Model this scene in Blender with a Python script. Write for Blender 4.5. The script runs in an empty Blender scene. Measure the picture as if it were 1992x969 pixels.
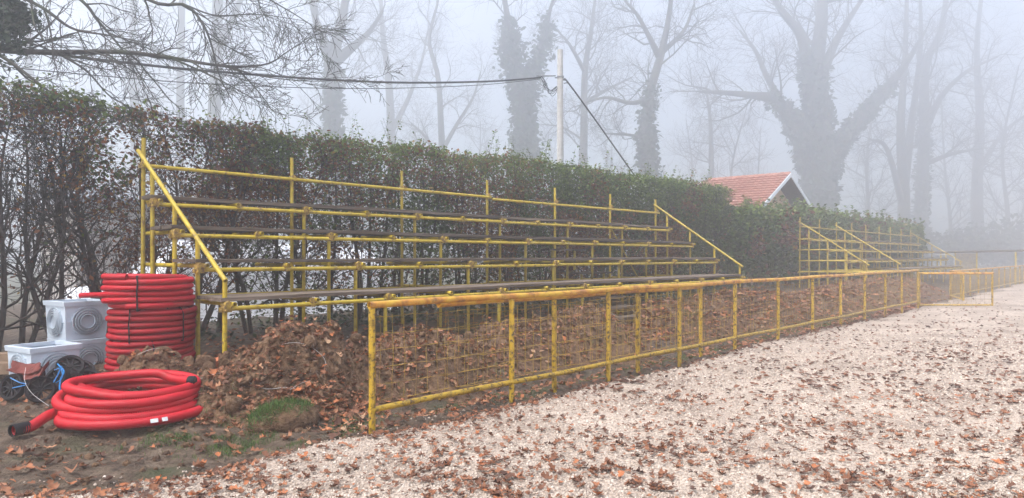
import bpy, math, random
import numpy as np
from mathutils import Vector, Matrix
R = math.radians
scene = bpy.context.scene
col = scene.collection

# ------------------------------------------------------------------ camera, sky, sun, exposure
F_PX, V0 = 1350.0, 498.0                      # focal length and horizon row in photograph pixels (1992 x 969)
CAM_Z = 1.5
cam_d = bpy.data.cameras.new('camera'); cam = bpy.data.objects.new('camera', cam_d); col.objects.link(cam)
cam.location = (0, 0, CAM_Z); cam.rotation_euler = (R(90), 0, 0)
cam_d.sensor_width = 36; cam_d.lens = F_PX / 1992 * 36; cam_d.shift_y = (V0 - 484.5) / 1992
cam_d.clip_start = 0.05; cam_d.clip_end = 1000
scene.camera = cam
SUN_EL, SUN_AZ = R(58), R(-128)                # compass: clockwise from +Y
world = bpy.data.worlds.new('World'); scene.world = world; world.use_nodes = True
wn = world.node_tree.nodes; wl = world.node_tree.links
for n in list(wn): wn.remove(n)
wo = wn.new('ShaderNodeOutputWorld'); wb = wn.new('ShaderNodeBackground'); ws = wn.new('ShaderNodeTexSky')
ws.sky_type = 'NISHITA'; ws.sun_disc = False; ws.sun_elevation = SUN_EL; ws.sun_rotation = SUN_AZ
ws.air_density = 1.0; ws.dust_density = 4.0; ws.ozone_density = 1.0
wh = wn.new('ShaderNodeHueSaturation'); wh.inputs['Saturation'].default_value = 0.68
wl.new(ws.outputs[0], wh.inputs['Color']); wl.new(wh.outputs[0], wb.inputs[0]); wl.new(wb.outputs[0], wo.inputs[0])
wb.inputs[1].default_value = 0.15
sun_d = bpy.data.lights.new('sun', 'SUN'); sun = bpy.data.objects.new('sun', sun_d); col.objects.link(sun)
sun_d.energy = 1.5; sun_d.angle = R(40); sun_d.color = (1, 0.97, 0.94)
sv = Vector((math.sin(SUN_AZ) * math.cos(SUN_EL), math.cos(SUN_AZ) * math.cos(SUN_EL), math.sin(SUN_EL)))
sun.rotation_euler = sv.to_track_quat('Z', 'Y').to_euler(); sun.location = (0, -10, 40)
scene.view_settings.view_transform = 'Standard'; scene.view_settings.look = 'None'
scene.view_settings.gamma = 1; scene.view_settings.use_curve_mapping = False
scene.view_settings.exposure = 1.36
cy = scene.cycles
cy.max_bounces = 8; cy.diffuse_bounces = 3; cy.glossy_bounces = 2; cy.transmission_bounces = 2
cy.volume_bounces = 4; cy.transparent_max_bounces = 8
cy.sample_clamp_indirect = 6; cy.use_denoising = True; cy.caustics_reflective = False; cy.caustics_refractive = False
HAZE_DENSITY = 0.0118

# ------------------------------------------------------------------ frame of the place: s along the fence, t from the fence towards the hedge
F0 = np.array([-1.21, 6.0]); TH = R(42.41)
D = np.array([math.sin(TH), math.cos(TH)]); Q = np.array([-math.cos(TH), math.sin(TH)])
RZ = math.atan2(D[1], D[0])
def W(s, t, z=0.0):
    p = F0 + s * D + t * Q
    return Vector((p[0], p[1], z))
def st_of(x, y):
    dx = x - F0[0]; dy = y - F0[1]
    return dx * D[0] + dy * D[1], dx * Q[0] + dy * Q[1]
def s_at(u, t):
    k = (u - 996) / F_PX; P = F0 + t * Q
    return (k * P[1] - P[0]) / (D[0] - k * D[1])
def at(u, v, Y): return Vector(((u - 996) / F_PX * Y, Y, CAM_Z - (v - V0) / F_PX * Y))

# ------------------------------------------------------------------ noise
_rs = np.random.RandomState(7); _perm = _rs.permutation(256); _val = _rs.rand(256) * 2 - 1
def vnoise(x, y, seed=0):
    x = np.asarray(x, float); y = np.asarray(y, float)
    xi = np.floor(x).astype(int); yi = np.floor(y).astype(int); fx = x - xi; fy = y - yi
    fx = fx * fx * fx * (fx * (fx * 6 - 15) + 10); fy = fy * fy * fy * (fy * (fy * 6 - 15) + 10)
    def h(a, b): return _val[_perm[(_perm[(a + seed * 17) & 255] + b) & 255]]
    return (h(xi, yi) * (1 - fx) + h(xi + 1, yi) * fx) * (1 - fy) + (h(xi, yi + 1) * (1 - fx) + h(xi + 1, yi + 1) * fx) * fy
def fbm(x, y, o=4, seed=0, gain=0.5):
    r = 0; a = 1; f = 1
    for i in range(o):
        r = r + a * vnoise(np.asarray(x) * f + 3.7 * i, np.asarray(y) * f - 1.9 * i, seed + i); a *= gain; f *= 2.03
    return r
def sstep(x, a, b):
    k = np.clip((np.asarray(x, float) - a) / (b - a), 0, 1); return k * k * (3 - 2 * k)

# ------------------------------------------------------------------ ground heights
EDGE_X = [-12, -5.5, -3.5, -2.6, -2.25, -1.95, -1.6, -1.2, -0.2, 0.6, 1.3, 2.2, 3.0, 3.6, 4.6, 7, 12.2, 14.5, 25, 60]
EDGE_Y = [4.05, 4.22, 4.32, 4.42, 4.62, 5.12, 5.5, 5.95, 6.85, 7.6, 8.3, 9.35, 10.4, 11.25, 12.4, 14.95, 20.7, 23.4, 34.9, 73]
def gravel_in(x, y):                                          # >0 on the gravel, metres from its edge
    e = np.interp(x, EDGE_X, EDGE_Y) - y
    return e * 0.72 + 0.10 * fbm(x * 1.3, y * 1.3, 3, 3) + 0.05 * vnoise(x * 6, y * 6, 5)
def soil_z(s, t):
    left = sstep(s, -1.9, -0.3)
    g = -0.07 + (0.15 + 0.17 * left) * sstep(t, 0.5, 3.4)
    g = g - 0.17 * np.exp(-((t - 0.80) / 0.26) ** 2) * sstep(s, 0.3, 1.0)
    g = g + 0.030 * fbm(s * 2.1, t * 2.1, 4, 11) + 0.020 * np.abs(fbm(s * 6, t * 6, 3, 21)) - 0.008
    g = g + 0.05 * sstep(-t, 0.2, 2.5) * (1 - left)
    return g - 1.2 * sstep(t, 17, 20)
def gravel_z(x, y):
    d = gravel_in(x, y)
    return -0.002 + 0.02 * fbm(x * 0.7, y * 0.7, 3, 31) + 0.008 * vnoise(x * 5, y * 5, 33) - 0.11 * sstep(-d, -0.10, 0.16) - 0.5 * sstep(-d, 0.14, 0.5)
HEAPS = [   # label, list of lumps (s, t, radius s, radius t, height)
    ('low brown dirt heap in front of the red pipe stack', [(-0.82, 2.58, 0.62, 0.42, 0.25), (-0.35, 2.45, 0.45, 0.35, 0.16), (-1.3, 2.75, 0.35, 0.3, 0.09)]),
    ('leaf-strewn dirt heap beside the left end of the near railing', [(0.38, 1.9, 0.66, 0.62, 0.50), (-0.3, 1.65, 0.55, 0.45, 0.26), (1.15, 1.9, 0.7, 0.6, 0.33), (2.05, 1.9, 0.7, 0.6, 0.33), (2.75, 1.9, 0.65, 0.6, 0.27), (0.1, 1.15, 0.45, 0.3, 0.10)]),
    ('dirt heap below the middle of the near bleacher', [(3.8, 1.9, 0.7, 0.62, 0.36), (4.7, 1.95, 0.6, 0.6, 0.37), (5.6, 1.9, 0.75, 0.65, 0.45), (6.35, 1.9, 0.5, 0.6, 0.20)]),
    ('dirt heap at the right end of the near bleacher', [(8.5, 2.0, 0.8, 0.7, 0.42), (9.6, 1.95, 0.8, 0.68, 0.36), (7.7, 2.0, 0.5, 0.6, 0.20)]),
    ('long dirt heap between the two bleachers', [(11.6, 2.0, 0.9, 0.75, 0.40), (12.8, 2.0, 1.0, 0.8, 0.45), (14.3, 2.0, 1.0, 0.75, 0.30)]),
    ('far dirt heap in front of the misty bleacher', [(17.3, 2.0, 1.2, 0.8, 0.28), (19.0, 2.1, 1.4, 0.9, 0.32), (21.5, 2.2, 1.5, 1.0, 0.42), (24.5, 2.2, 1.7, 1.0, 0.4), (28.0, 2.2, 2.0, 1.0, 0.32)]),
]
def heap_add(i, s, t):
    s = np.asarray(s, float); t = np.asarray(t, float)
    ws_ = s + 0.13 * fbm(s * 1.7, t * 1.7, 3, 41 + i); wt = t + 0.13 * fbm(s * 1.7, t * 1.7, 3, 51 + i)
    h = np.zeros_like(s)
    for (a, b, ra, rb, hh) in HEAPS[i][1]:
        r2 = ((ws_ - a) / ra) ** 2 + ((wt - b) / rb) ** 2
        h = np.maximum(h, hh * np.exp(-0.9 * r2 ** 1.15)) + 0.12 * hh * np.exp(-r2)
    lump = 0.42 * fbm(s * 3.1, t * 3.1, 3, 61 + i) + 0.28 * (0.5 - np.abs(fbm(s * 4.6, t * 4.6, 3, 71 + i))) + 0.50 * np.abs(fbm(s * 13, t * 13, 3, 81 + i)) - 0.1
    return h + 0.24 * lump * np.clip(h * 3, 0, 1) - 0.05
def top_z(s, t):
    z = soil_z(s, t)
    b = z.copy() if hasattr(z, 'copy') else z
    for i in range(len(HEAPS)): z = np.maximum(z, b + heap_add(i, s, t))
    return z

# ------------------------------------------------------------------ mesh helpers
def link(o, parent=None):
    col.objects.link(o)
    if parent is not None: o.parent = parent
    return o
def tag(o, label=None, cat=None, group=None, kind=None):
    for k, v in (('label', label), ('category', cat), ('group', group), ('kind', kind)):
        if v: o[k] = v
    return o
def empty(name, loc, rz=0.0, label=None, cat=None, group=None):
    o = bpy.data.objects.new(name, None); o.location = loc; o.rotation_euler = (0, 0, rz); o.empty_display_size = 0.2
    link(o); return tag(o, label, cat, group)
def mesh_np(name, V, F, mat, smooth=False, rnd=None):
    V = np.asarray(V, np.float32).reshape(-1, 3); F = np.asarray(F, np.int32); k = F.shape[1]
    me = bpy.data.meshes.new(name); me.vertices.add(len(V)); me.vertices.foreach_set('co', V.ravel())
    me.loops.add(F.size); me.loops.foreach_set('vertex_index', F.ravel())
    me.polygons.add(len(F)); me.polygons.foreach_set('loop_start', np.arange(0, F.size, k, dtype=np.int32))
    me.update(calc_edges=True)
    if smooth: me.polygons.foreach_set('use_smooth', np.ones(len(F), bool))
    if rnd is not None:
        a = me.attributes.new('rnd', 'FLOAT', 'FACE'); a.data.foreach_set('value', np.asarray(rnd, np.float32))
    if mat: me.materials.append(mat)
    me.validate(); return me
class MB:
    def __init__(self): self.v = []; self.f = []
    def add(self, V, Fs):
        b = len(self.v); self.v += [tuple(p) for p in V]; self.f += [tuple(i + b for i in f) for f in Fs]; return self
    def box(self, c, size, rz=0.0, M=None):
        x, y, z = (k / 2 for k in size); c = Vector(c); m = Matrix.Rotation(rz, 3, 'Z') if M is None else M
        vs = [c + m @ Vector((a, b, d)) for d in (-z, z) for a, b in ((-x, -y), (x, -y), (x, y), (-x, y))]
        return self.add(vs, [(3, 2, 1, 0), (4, 5, 6, 7), (0, 1, 5, 4), (1, 2, 6, 5), (2, 3, 7, 6), (3, 0, 4, 7)])
    def tube(self, pts, r, n=10, cap=True, hollow=False):
        pts = [Vector(p) for p in pts]; rs = r if isinstance(r, (list, tuple)) else [r] * len(pts)
        b = len(self.v); prev = None
        for i, p in enumerate(pts):
            t = (pts[min(i + 1, len(pts) - 1)] - pts[max(i - 1, 0)]).normalized()
            if prev is None: a = t.cross(Vector((0, 0, 1)) if abs(t.z) < 0.9 else Vector((1, 0, 0))).normalized()
            else: a = (prev - t * prev.dot(t)).normalized()
            prev = a; c = t.cross(a)
            for k in range(n):
                an = 2 * math.pi * k / n; self.v.append(tuple(p + (a * math.cos(an) + c * math.sin(an)) * rs[i]))
        for i in range(len(pts) - 1):
            for k in range(n):
                k2 = (k + 1) % n; self.f.append((b + i * n + k, b + i * n + k2, b + (i + 1) * n + k2, b + (i + 1) * n + k))
        if cap:
            ends = ((b, 1, pts[0], pts[1], rs[0]), (b + (len(pts) - 1) * n, 0, pts[-1], pts[-2], rs[-1]))
            for (e, rev, p, pin, rr) in ends:
                if hollow:                                       # an open pipe end: an annulus and a bore
                    ring = [Vector(self.v[e + k]) for k in range(n)]; inn = len(self.v); dd = (pin - p).normalized() * 0.06
                    for q_ in ring: self.v.append(tuple(p + (q_ - p) * 0.82))
                    for q_ in ring: self.v.append(tuple(p + (q_ - p) * 0.82 + dd))
                    for k in range(n):
                        k2 = (k + 1) % n
                        self.f.append((e + k2, e + k, inn + k, inn + k2)); self.f.append((inn + k2, inn + k, inn + n + k, inn + n + k2))
                    self.f.append(tuple(inn + n + k for k in range(n)))
                else:
                    self.f.append(tuple(e + k for k in (range(n - 1, -1, -1) if rev else range(n))))
        return self
    def lathe(self, prof, n=24, M=None):                        # profile of (radius, height); axis z, then M
        b = len(self.v); M = M or Matrix.Identity(4)
        for r, h in prof:
            for k in range(n):
                a = 2 * math.pi * k / n; self.v.append(tuple(M @ Vector((r * math.cos(a), r * math.sin(a), h))))
        for i in range(len(prof) - 1):
            for k in range(n):
                k2 = (k + 1) % n; self.f.append((b + i * n + k, b + i * n + k2, b + (i + 1) * n + k2, b + (i + 1) * n + k))
        return self
    def mesh(self, name, mat, smooth=False):
        me = bpy.data.meshes.new(name); me.from_pydata(self.v, [], self.f); me.update()
        if smooth:
            me.polygons.foreach_set('use_smooth', np.ones(len(self.f), bool))
            try: me.set_sharp_from_angle(angle=R(40))
            except Exception: pass
        if mat: me.materials.append(mat)
        return me
    def build(self, name, mat, parent=None, loc=(0, 0, 0), smooth=False):
        o = bpy.data.objects.new(name, self.mesh(name, mat, smooth)); o.location = loc; return link(o, parent)
def put(name, me, parent=None, loc=(0, 0, 0), rot=(0, 0, 0), scale=(1, 1, 1)):
    o = bpy.data.objects.new(name, me); o.location = loc; o.rotation_euler = rot; o.scale = scale; return link(o, parent)
def copy_tree(o, parent=None):
    c = o.copy(); col.objects.link(c); c.parent = parent
    for ch in list(o.children): copy_tree(ch, c)
    return c
def rotmats(rng, n, tilt):                                      # random yaw, tilt up to `tilt` radians
    yaw = rng.rand(n) * 2 * np.pi; ax = rng.rand(n) * 2 * np.pi; ti = tilt * np.abs(rng.randn(n)) * 0.6
    cyw, syw = np.cos(yaw), np.sin(yaw); Z = np.zeros(n); O = np.ones(n)
    A = np.stack([np.stack([cyw, -syw, Z], 1), np.stack([syw, cyw, Z], 1), np.stack([Z, Z, O], 1)], 1)
    kx, ky = np.cos(ax), np.sin(ax); c, s = np.cos(ti), np.sin(ti); C = 1 - c
    B = np.stack([np.stack([c + kx * kx * C, kx * ky * C, ky * s], 1), np.stack([kx * ky * C, c + ky * ky * C, -kx * s], 1), np.stack([-ky * s, kx * s, c], 1)], 1)
    return B @ A
def scatter_mesh(name, temps, pos, rot, sc, mat, rng, rnd=None, smooth=False):
    pos = np.asarray(pos); n = len(pos); which = rng.randint(0, len(temps), n); Vs = []; Fs = []; Rn = []; b = 0
    rnd = rng.rand(n) if rnd is None else rnd
    sc = np.asarray(sc); sc = sc[:, None] * np.ones(3) if sc.ndim == 1 else sc
    for k, (V, F) in enumerate(temps):
        i = np.where(which == k)[0]
        if not len(i): continue
        P = np.einsum('nij,nvj->nvi', rot[i], V[None] * sc[i][:, None, :]) + pos[i][:, None, :]
        Vs.append(P.reshape(-1, 3)); Fs.append((F[None] + (np.arange(len(i)) * len(V))[:, None, None]).reshape(-1, F.shape[1]) + b)
        Rn.append(np.repeat(rnd[i], len(F))); b += len(i) * len(V)
    return mesh_np(name, np.concatenate(Vs), np.concatenate(Fs), mat, smooth, np.concatenate(Rn))

# ------------------------------------------------------------------ materials
def new_mat(name):
    m = bpy.data.materials.new(name); m.use_nodes = True; nt = m.node_tree
    return m, nt, nt.nodes['Principled BSDF']
def ramp_node(nt, stops, interp='LINEAR'):
    r = nt.nodes.new('ShaderNodeValToRGB'); cr = r.color_ramp; cr.interpolation = interp
    while len(cr.elements) < len(stops): cr.elements.new(0.5)
    for e, (p, c) in zip(cr.elements, stops): e.position = p; e.color = (*c, 1)
    return r
def noise_mat(name, stops, scale=5.0, rough=0.7, bump=0.0, bscale=40.0, detail=6.0, bdist=0.01, second=None, stretch=None, metallic=0.0, spec=0.5, objrand=0.0):
    m, nt, b = new_mat(name); L = nt.links
    g = nt.nodes.new('ShaderNodeNewGeometry'); vec = g.outputs['Position']
    if stretch:
        mp = nt.nodes.new('ShaderNodeMapping'); mp.inputs['Scale'].default_value = stretch; mp.inputs['Rotation'].default_value = (0, 0, -RZ)
        mp.vector_type = 'TEXTURE'; mp.inputs['Scale'].default_value = [1 / k for k in stretch]; mp.inputs['Rotation'].default_value = (0, 0, RZ)
        L.new(vec, mp.inputs[0]); vec = mp.outputs[0]
    n = nt.nodes.new('ShaderNodeTexNoise'); n.inputs['Scale'].default_value = scale; n.inputs['Detail'].default_value = detail; n.inputs['Roughness'].default_value = 0.62
    L.new(vec, n.inputs['Vector']); r = ramp_node(nt, stops); L.new(n.outputs[0], r.inputs[0]); colr = r.outputs[0]
    if second:                                                  # (colour, scale, low, high): patches of another colour
        c2, s2, lo, hi = second; n2 = nt.nodes.new('ShaderNodeTexNoise'); n2.inputs['Scale'].default_value = s2; n2.inputs['Detail'].default_value = 5
        L.new(vec, n2.inputs['Vector']); r2 = ramp_node(nt, [(lo, (0, 0, 0)), (hi, (1, 1, 1))]); L.new(n2.outputs[0], r2.inputs[0])
        mx = nt.nodes.new('ShaderNodeMixRGB'); mx.inputs[2].default_value = (*c2, 1); L.new(r2.outputs[0], mx.inputs[0]); L.new(colr, mx.inputs[1]); colr = mx.outputs[0]
    if objrand:
        oi = nt.nodes.new('ShaderNodeObjectInfo'); hs = nt.nodes.new('ShaderNodeHueSaturation'); mr = nt.nodes.new('ShaderNodeMapRange')
        mr.inputs[3].default_value = 1 - objrand; mr.inputs[4].default_value = 1 + objrand; L.new(oi.outputs['Random'], mr.inputs[0]); L.new(mr.outputs[0], hs.inputs['Value'])
        L.new(colr, hs.inputs['Color']); colr = hs.outputs[0]
    L.new(colr, b.inputs['Base Color']); b.inputs['Roughness'].default_value = rough; b.inputs['Metallic'].default_value = metallic
    b.inputs['Specular IOR Level'].default_value = spec
    if bump:
        n3 = nt.nodes.new('ShaderNodeTexNoise'); n3.inputs['Scale'].default_value = bscale; n3.inputs['Detail'].default_value = 5; L.new(vec, n3.inputs['Vector'])
        bp = nt.nodes.new('ShaderNodeBump'); bp.inputs['Strength'].default_value = bump; bp.inputs['Distance'].default_value = bdist
        L.new(n3.outputs[0], bp.inputs['Height']); L.new(bp.outputs[0], b.inputs['Normal'])
    return m
def attr_mat(name, stops, rough=0.6, translucent=0.0, spec=0.3, source='attr', interp='LINEAR'):
    m, nt, b = new_mat(name); L = nt.links
    if source == 'attr':
        a = nt.nodes.new('ShaderNodeAttribute'); a.attribute_name = 'rnd'; src = a.outputs['Fac']
    else: a = nt.nodes.new('ShaderNodeObjectInfo'); src = a.outputs['Random']
    r = ramp_node(nt, stops, interp); L.new(src, r.inputs[0])
    g = nt.nodes.new('ShaderNodeNewGeometry'); n = nt.nodes.new('ShaderNodeTexNoise'); n.inputs['Scale'].default_value = 30; L.new(g.outputs['Position'], n.inputs['Vector'])
    mr = nt.nodes.new('ShaderNodeMapRange'); mr.inputs[3].default_value = 0.65; mr.inputs[4].default_value = 1.35; L.new(n.outputs[0], mr.inputs[0])
    hs = nt.nodes.new('ShaderNodeHueSaturation'); L.new(r.outputs[0], hs.inputs['Color']); L.new(mr.outputs[0], hs.inputs['Value'])
    L.new(hs.outputs[0], b.inputs['Base Color']); b.inputs['Roughness'].default_value = rough; b.inputs['Specular IOR Level'].default_value = spec
    if translucent:
        tr = nt.nodes.new('ShaderNodeBsdfTranslucent'); L.new(hs.outputs[0], tr.inputs[0]); mx = nt.nodes.new('ShaderNodeMixShader'); mx.inputs[0].default_value = translucent
        L.new(b.outputs[0], mx.inputs[1]); L.new(tr.outputs[0], mx.inputs[2]); L.new(mx.outputs[0], nt.nodes['Material Output'].inputs[0])
    return m
M = {}
M['soil'] = noise_mat('soil', [(0.3, (0.034, 0.022, 0.014)), (0.5, (0.088, 0.062, 0.042)), (0.7, (0.17, 0.128, 0.09))], 9, 0.8, 1.0, 40, 10, 0.04, second=((0.045, 0.052, 0.024), 1.7, 0.56, 0.70), spec=0.25)
M['heap'] = noise_mat('heap soil', [(0.28, (0.045, 0.025, 0.014)), (0.5, (0.145, 0.086, 0.050)), (0.72, (0.26, 0.17, 0.105))], 19, 0.95, 1.0, 55, 10, 0.03, second=((0.055, 0.034, 0.024), 1.6, 0.52, 0.75), spec=0.15)
M['ground'] = noise_mat('rough grass', [(0.3, (0.03, 0.035, 0.016)), (0.6, (0.075, 0.07, 0.035))], 0.8, 0.9, 0.6, 12)
M['yellow'] = noise_mat('worn yellow paint on scaffold tube', [(0.28, (0.22, 0.145, 0.015)), (0.45, (0.45, 0.32, 0.014)), (0.7, (0.55, 0.41, 0.028))], 9, 0.5, 0.25, 70, 8, 0.004, second=((0.16, 0.09, 0.03), 14, 0.58, 0.72), objrand=0.12)
M['fence'] = noise_mat('worn yellow paint on railing', [(0.32, (0.13, 0.08, 0.012)), (0.47, (0.45, 0.28, 0.012)), (0.7, (0.54, 0.35, 0.022))], 11, 0.45, 0.3, 80, 9, 0.004, second=((0.07, 0.042, 0.018), 26, 0.52, 0.66), objrand=0.1)
M['fence_top'] = noise_mat('orange yellow paint with rust on top rail', [(0.3, (0.24, 0.08, 0.018)), (0.45, (0.50, 0.22, 0.018)), (0.62, (0.60, 0.37, 0.025))], 6, 0.42, 0.3, 80, 9, 0.004, second=((0.16, 0.05, 0.02), 9, 0.55, 0.74), objrand=0.08)
M['wire'] = noise_mat('rusty yellow wire', [(0.35, (0.16, 0.075, 0.03)), (0.6, (0.42, 0.28, 0.035))], 6, 0.7)
M['coupler'] = noise_mat('rusty painted coupler', [(0.35, (0.12, 0.06, 0.025)), (0.6, (0.40, 0.27, 0.04))], 30, 0.7, 0.5, 90)
M['plank'] = noise_mat('weathered grey plank', [(0.3, (0.05, 0.034, 0.023)), (0.5, (0.115, 0.084, 0.060)), (0.72, (0.21, 0.165, 0.125))], 7, 0.8, 0.6, 60, 8, 0.006, stretch=(0.12, 3, 3), objrand=0.25)
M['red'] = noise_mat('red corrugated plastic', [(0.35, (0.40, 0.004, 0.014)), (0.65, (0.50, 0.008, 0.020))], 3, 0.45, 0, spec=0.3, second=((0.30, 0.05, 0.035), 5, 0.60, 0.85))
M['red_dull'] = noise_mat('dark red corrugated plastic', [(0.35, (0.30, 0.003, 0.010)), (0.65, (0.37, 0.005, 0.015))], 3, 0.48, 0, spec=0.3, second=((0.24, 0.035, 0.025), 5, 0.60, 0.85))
M['box'] = noise_mat('pale blue grey plastic', [(0.3, (0.52, 0.60, 0.68)), (0.6, (0.60, 0.68, 0.76)), (0.8, (0.63, 0.70, 0.77))], 4, 0.4, 0.05, 50, second=((0.40, 0.42, 0.42), 9, 0.62, 0.9))
M['ring'] = noise_mat('box plastic with groove shade', [(0.3, (0.36, 0.42, 0.48)), (0.6, (0.44, 0.50, 0.56))], 5, 0.45)  # greyer than the boxes, mostly groove shading painted into the colour
M['black'] = noise_mat('black plastic', [(0.3, (0.006, 0.006, 0.008)), (0.7, (0.014, 0.014, 0.017))], 12, 0.7, spec=0.2)
M['spoke'] = noise_mat('scuffed black plastic', [(0.3, (0.014, 0.014, 0.017)), (0.7, (0.035, 0.035, 0.04))], 20, 0.65, spec=0.25)
M['blue'] = noise_mat('blue strap plastic', [(0.3, (0.01, 0.16, 0.48)), (0.7, (0.02, 0.26, 0.62))], 8, 0.4)
M['clay'] = noise_mat('red clay', [(0.3, (0.10, 0.022, 0.016)), (0.7, (0.20, 0.04, 0.03))], 14, 0.8, 0.4, 60)
M['orange_clay'] = noise_mat('orange clay', [(0.3, (0.34, 0.10, 0.045)), (0.7, (0.50, 0.17, 0.08))], 14, 0.85, 0.4, 60)
M['white'] = noise_mat('white print', [(0.3, (0.6, 0.6, 0.6)), (0.7, (0.8, 0.8, 0.8))], 40, 0.5)
M['wirewhite'] = noise_mat('pale wire', [(0.3, (0.45, 0.45, 0.45)), (0.7, (0.6, 0.6, 0.58))], 10, 0.5)
M['bark'] = noise_mat('hedge bark', [(0.3, (0.018, 0.014, 0.012)), (0.7, (0.065, 0.052, 0.042))], 16, 0.9, 0.5, 60, stretch=(1, 1, 0.3))
M['tree'] = noise_mat('tree bark', [(0.3, (0.03, 0.028, 0.024)), (0.7, (0.10, 0.09, 0.075))], 5, 0.9, 0.4, 30, second=((0.06, 0.075, 0.035), 2.0, 0.5, 0.7))
M['hedge_leaf'] = attr_mat('hedge leaf', [(0.0, (0.085, 0.024, 0.011)), (0.18, (0.165, 0.052, 0.019)), (0.30, (0.25, 0.095, 0.026)), (0.38, (0.28, 0.18, 0.024)), (0.46, (0.044, 0.060, 0.012)), (0.7, (0.076, 0.122, 0.018)), (1.0, (0.20, 0.27, 0.044))], 0.55, 0.3)
M['ivy'] = attr_mat('ivy leaf', [(0.0, (0.018, 0.035, 0.014)), (0.6, (0.035, 0.06, 0.024)), (1.0, (0.06, 0.09, 0.035))], 0.5, 0.15)
M['leaf'] = attr_mat('fallen leaf', [(0.0, (0.075, 0.038, 0.026)), (0.25, (0.135, 0.062, 0.038)), (0.5, (0.21, 0.085, 0.042)), (0.72, (0.31, 0.145, 0.08)), (0.9, (0.40, 0.13, 0.045)), (1.0, (0.40, 0.26, 0.16))], 0.7, 0.15)
M['leaf_obj'] = attr_mat('fallen leaf single', [(0.0, (0.065, 0.032, 0.022)), (0.3, (0.13, 0.058, 0.035)), (0.55, (0.235, 0.095, 0.045)), (0.8, (0.32, 0.15, 0.08)), (0.93, (0.42, 0.13, 0.042)), (1.0, (0.40, 0.26, 0.16))], 0.7, 0.15, source='obj')
M['grass'] = attr_mat('grass blade', [(0.0, (0.035, 0.065, 0.014)), (0.6, (0.060, 0.130, 0.024)), (0.9, (0.11, 0.18, 0.038)), (1.0, (0.17, 0.15, 0.06))], 0.6, 0.25)
M['stone'] = attr_mat('limestone chip', [(0.0, (0.28, 0.22, 0.175)), (0.25, (0.42, 0.345, 0.285)), (0.8, (0.515, 0.435, 0.365)), (1.0, (0.61, 0.54, 0.47))], 0.85, 0)
M['clod'] = M['heap']
M['concrete'] = noise_mat('pole concrete', [(0.3, (0.36, 0.35, 0.33)), (0.7, (0.50, 0.49, 0.47))], 3, 0.85, 0.2, 40, stretch=(1, 1, 3))
M['cable'] = noise_mat('black cable', [(0.3, (0.01, 0.01, 0.011)), (0.7, (0.02, 0.02, 0.022))], 5, 0.6)
M['steel'] = noise_mat('grey steel', [(0.3, (0.15, 0.16, 0.17)), (0.7, (0.28, 0.29, 0.30))], 9, 0.5)
M['roof'] = noise_mat('red roof tile', [(0.3, (0.27, 0.11, 0.075)), (0.5, (0.35, 0.155, 0.11)), (0.7, (0.42, 0.205, 0.155))], 2.2, 0.8, 0.3, 20, objrand=0.1)
M['render'] = noise_mat('ochre render', [(0.3, (0.52, 0.36, 0.20)), (0.7, (0.60, 0.43, 0.26))], 1.2, 0.9)
M['barge'] = noise_mat('white barge board', [(0.3, (0.62, 0.68, 0.72)), (0.7, (0.74, 0.78, 0.80))], 2, 0.6)
M['darkwood'] = noise_mat('dark stained boards', [(0.3, (0.06, 0.045, 0.035)), (0.7, (0.11, 0.08, 0.06))], 4, 0.8)
M['greywall'] = noise_mat('grey beige render', [(0.3, (0.28, 0.26, 0.24)), (0.7, (0.38, 0.36, 0.33))], 1.0, 0.9)
M['tarp'] = noise_mat('white sheeting', [(0.3, (0.62, 0.64, 0.67)), (0.7, (0.74, 0.76, 0.79))], 1.2, 0.35, 0.4, 6, bdist=0.06)
def gravel_material():
    m, nt, b = new_mat('gravel bed'); L = nt.links; g = nt.nodes.new('ShaderNodeNewGeometry'); P = g.outputs['Position']
    v = nt.nodes.new('ShaderNodeTexVoronoi'); v.inputs['Scale'].default_value = 42; L.new(P, v.inputs['Vector'])
    n = nt.nodes.new('ShaderNodeTexNoise'); n.inputs['Scale'].default_value = 0.9; n.inputs['Detail'].default_value = 7; L.new(P, n.inputs['Vector'])
    r = ramp_node(nt, [(0.0, (0.27, 0.22, 0.18)), (0.4, (0.43, 0.36, 0.30)), (1.0, (0.56, 0.485, 0.415))]); L.new(v.outputs['Color'], r.inputs[0])
    r2 = ramp_node(nt, [(0.33, (0.70, 0.66, 0.63)), (0.62, (1.06, 1.04, 1.02))]); L.new(n.outputs[0], r2.inputs[0])
    mx = nt.nodes.new('ShaderNodeMixRGB'); mx.blend_type = 'MULTIPLY'; mx.inputs[0].default_value = 1; L.new(r.outputs[0], mx.inputs[1]); L.new(r2.outputs[0], mx.inputs[2])
    L.new(mx.outputs[0], b.inputs['Base Color']); b.inputs['Roughness'].default_value = 0.9; b.inputs['Specular IOR Level'].default_value = 0.2
    bp = nt.nodes.new('ShaderNodeBump'); bp.inputs['Strength'].default_value = 1; bp.inputs['Distance'].default_value = 0.02; bp.invert = True
    L.new(v.outputs['Distance'], bp.inputs['Height']); L.new(bp.outputs[0], b.inputs['Normal'])
    return m
M['gravel'] = gravel_material()

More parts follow.
